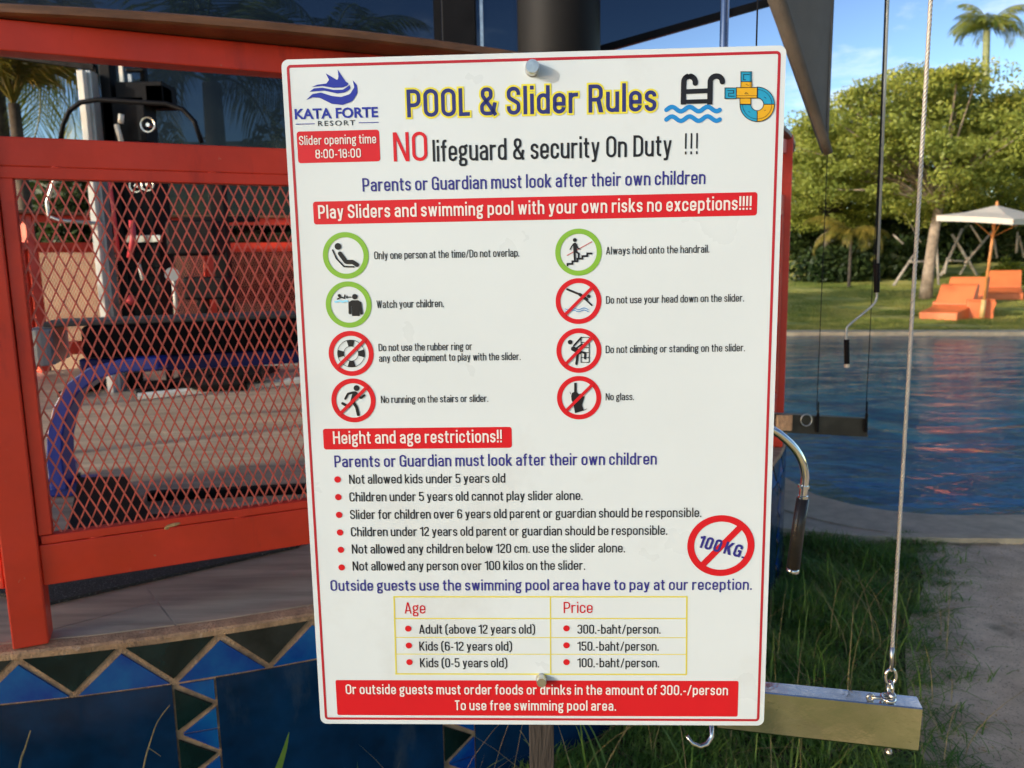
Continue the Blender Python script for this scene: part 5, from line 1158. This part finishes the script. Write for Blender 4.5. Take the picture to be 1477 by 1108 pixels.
# turf tufts on the far lawn
n = 90000; y = 15.9+13*rg.random(n)**1.3; x = rg.uniform(.30, .75, n)*y; z = np.array([lawnz(a, b) for a, b in zip(x, y)]); P2 = np.stack([x, y, z], 1); kk = np.sin(x*1.7)+np.sin(y*2.9+x) > -1.1
kk &= ~((x < np.interp(x, [5, 6, 10, 13], [5, 6, 10, 13])-1)); P2 = P2[kk & (y > 16.7)]
o = blades('turf', P2, .03+.05*rg.random(len(P2)), 'turf', 6, lean=.8, wid=.006, K=2); o['kind'] = 'stuff'
# longer straggling blades, and dry stalks
n = 900; x = rg.uniform(-1.6, 2.2, n); y = rg.uniform(1.45, 3.6, n); d = np.hypot(x-PC.x, y-PC.y)-PR; k = (d > .02) & (pathdist(x, y) < .06) & (np.hypot(x, y) > 1.25)
P_ = np.stack([x[k], y[k], np.full(k.sum(), -.03)], 1); o = blades('long_grass', P_, .10+.18*rg.random(len(P_)), 'grass', 2, lean=.75, wid=.0028, K=5); o['kind'] = 'stuff'
n = 380; x = rg.uniform(-1.4, 2.0, n); y = rg.uniform(1.5, 3.2, n); d = np.hypot(x-PC.x, y-PC.y)-PR; k = (d > .02) & (pathdist(x, y) < .16) & (np.hypot(x, y) > 1.3)
P_ = np.stack([x[k], y[k], np.full(k.sum(), -.03)], 1); o = blades('dry_stalks', P_, .22+.22*rg.random(len(P_)), 'grassdry', 3, lean=.8, wid=.0014, K=6); o['kind'] = 'stuff'
# sprigs creeping over the path
n = 1500; y = rg.uniform(1.9, 3.9, n); x = np.interp(y, [1.2, 2.1, 2.5, 3, 3.45, 3.95], [.95, 1.22, 1.37, 1.62, 1.93, 2.2])+rg.normal(0, .10, n)
cl_ = np.round(y*7)/7; y = cl_+rg.normal(0, .03, n); P_ = np.stack([x, y, np.full(n, -.012)], 1); o = blades('creeping_grass', P_, .03+.035*rg.random(n), 'grass', 4, lean=2.2, wid=.0022, K=4); o['kind'] = 'stuff'
# leaf litter and grit on the path and its edge
rl = np.random.default_rng(77); n = 420; y = rl.uniform(1.8, 4.3, n); xe = np.interp(y, [1.2, 2.1, 2.5, 3, 3.45, 3.95], [.95, 1.22, 1.37, 1.62, 1.93, 2.2]); x = xe+np.abs(rl.normal(0, .35, n))-.05
mb = MB()
for a, b in zip(x, y):
    s_ = rl.uniform(.003, .011); th_ = rl.uniform(0, 6.28); c_, q_ = math.cos(th_), math.sin(th_); z_ = -.009+rl.uniform(0, .003)
    mb.add([(a-c_*s_, b-q_*s_, z_), (a+q_*s_*.35, b-c_*s_*.35, z_+.002), (a+c_*s_, b+q_*s_, z_+.003), (a-q_*s_*.35, b+c_*s_*.35, z_+.001)], [(0, 1, 2, 3)])
o = mb.build('leaf_litter', 'dry'); o['kind'] = 'stuff'
# a few stalks that catch the sun in front of the plinth
def stalk(pts, r=.0022, m='grassdry', label=''):
    P = crm([uy(u, v, Y) for u, v, Y in pts], 4); mb = MB(); mb.tube(P, [r*(1-.7*i/len(P)) for i in range(len(P))], 5); return mb
st_l = tag(empty('grass_stalk', uz(190, 1200, 0)), 'tall dry forked grass stalk standing against the navy plinth tiles', 'grass stalk')
put(stalk([(196, 1190, 1.55), (207, 1108, 1.58), (217, 1070, 1.6), (228, 1040, 1.6), (245, 1017, 1.6)]), 'stem', 'grassdry', st_l)
put(stalk([(214, 1079, 1.6), (222, 1084, 1.6), (232, 1091, 1.6)], .0014), 'side_stem', 'grassdry', st_l)
o = stalk([(18, 1200, 1.5), (28, 1108, 1.52), (36, 1080, 1.53), (44, 1054, 1.53)], .003).build('grass_stalk', 'grassdry'); tag(o, 'single dry grass stalk at the lower left corner', 'grass stalk')
mb = MB(); b = [uy(395, 1200, 1.6), uy(402, 1108, 1.6), uy(411, 1080, 1.6), uy(417, 1056, 1.6)]; ww = [.010, .008, .005, .0006]
mb.add([p+Vector((s*w_, 0, 0)) for p, w_ in zip(b, ww) for s in (-1, 1)], [(2*i, 2*i+1, 2*i+3, 2*i+2) for i in range(3)]); tag(mb.build('broad_grass', 'grass'), 'broad green blade of grass in front of the navy tiles, left of the sign post', 'grass')
mb = MB(); c = uy(250, 757, 1.82); mb.ball((0, 0, 0), .011, 10, 6, (1.6, .6, .35)); mb.ball((-.016, 0, -.004), .006, 8, 5, (1, .6, .8)); o = mb.build('dead_leaf', 'dry'); o.location = c; o.rotation_euler = (.2, -.15, .3); tag(o, 'curled brown leaf caught on the bottom rail of the fence mesh', 'leaf')

# ================================================================== BEHIND THE CAMERA: unseen things added for shade, bounce light and reflections in the steel
sS = Vector((SUN_AZ.x, SUN_AZ.y)); sN = Vector((-SUN_AZ.y, SUN_AZ.x))
def sp(t, lat): return sS*t+sN*lat
def hedge(name, t, l0, l1, z0, z1, thick, label, n, seed, leaf=.09, m='leafB', gap=None):
    rg = np.random.default_rng(seed); T = rg.uniform(-thick/2, thick/2, n)+t; Lt = rg.uniform(l0, l1, n); Z = rg.uniform(z0, z1, n)
    C = np.stack([sS.x*T+sN.x*Lt, sS.y*T+sN.y*Lt, Z], 1); c = sp(t, (l0+l1)/2); e = tag(empty(name, (c.x, c.y, 0)), label, 'hedge' if 'hedge' in name else 'tree')
    if gap: C = C[~((Lt > gap[0]) & (Lt < gap[1]) & (Z > gap[2]-.3*(Lt > (gap[0]+gap[1])/2)) & (Z < gap[3]))]  # leaves cut away to let a sun patch onto the fence mesh
    C -= np.array([c.x, c.y, 0]); leafmesh('foliage', C, leaf, m, e, 1., seed)
    mb = MB()
    for k in range(6): q = sp(t, l0+(l1-l0)*(k+.5)/6)-c; mb.tube([(q.x, q.y, 0), (q.x, q.y, z1*.8)], [.06, .03], 6)
    mb.build('stem', 'barkdark', e)
tt = math.tan(SUN_EL)
hedge('shade_hedge', 14.0, -1.25, -.15, 0, .50+14.5*tt, 1.2, 'unseen tall hedge added behind the photographer to shade the ground', 22000, 81, .12, 'leafA')  # added sun blocker, kept narrow to shade only the ground
hedge('sun_blocking_tree', 14.0, -3.5, -1.10, 0.4, 2.3+14.4*tt, 1.6, 'unseen dense tree added behind the photographer, to the left, to shade the fence', 34000, 82, .13, 'leafB', gap=(-2.03, -1.72, 5.55, 6.1))  # added sun blocker for fence and deck, leaving the sign sunlit
sheet('reflected_turf', 'drylawn', [(-14, .55), (-3.5, .55), (-1.5, .9), (.9, 1.0), (.9, -.6), (2.4, -3), (-14, -3)], z=-.018)  # unseen turf added for its gold reflection in the weight bar
sheet('bounce_paving', 'bounce_paving', [(-14, -3.0), (14, -3), (14, -22), (-30, -22), (-30, -3.0)], z=-.018)  # unseen pale ground added to bounce light into the shade
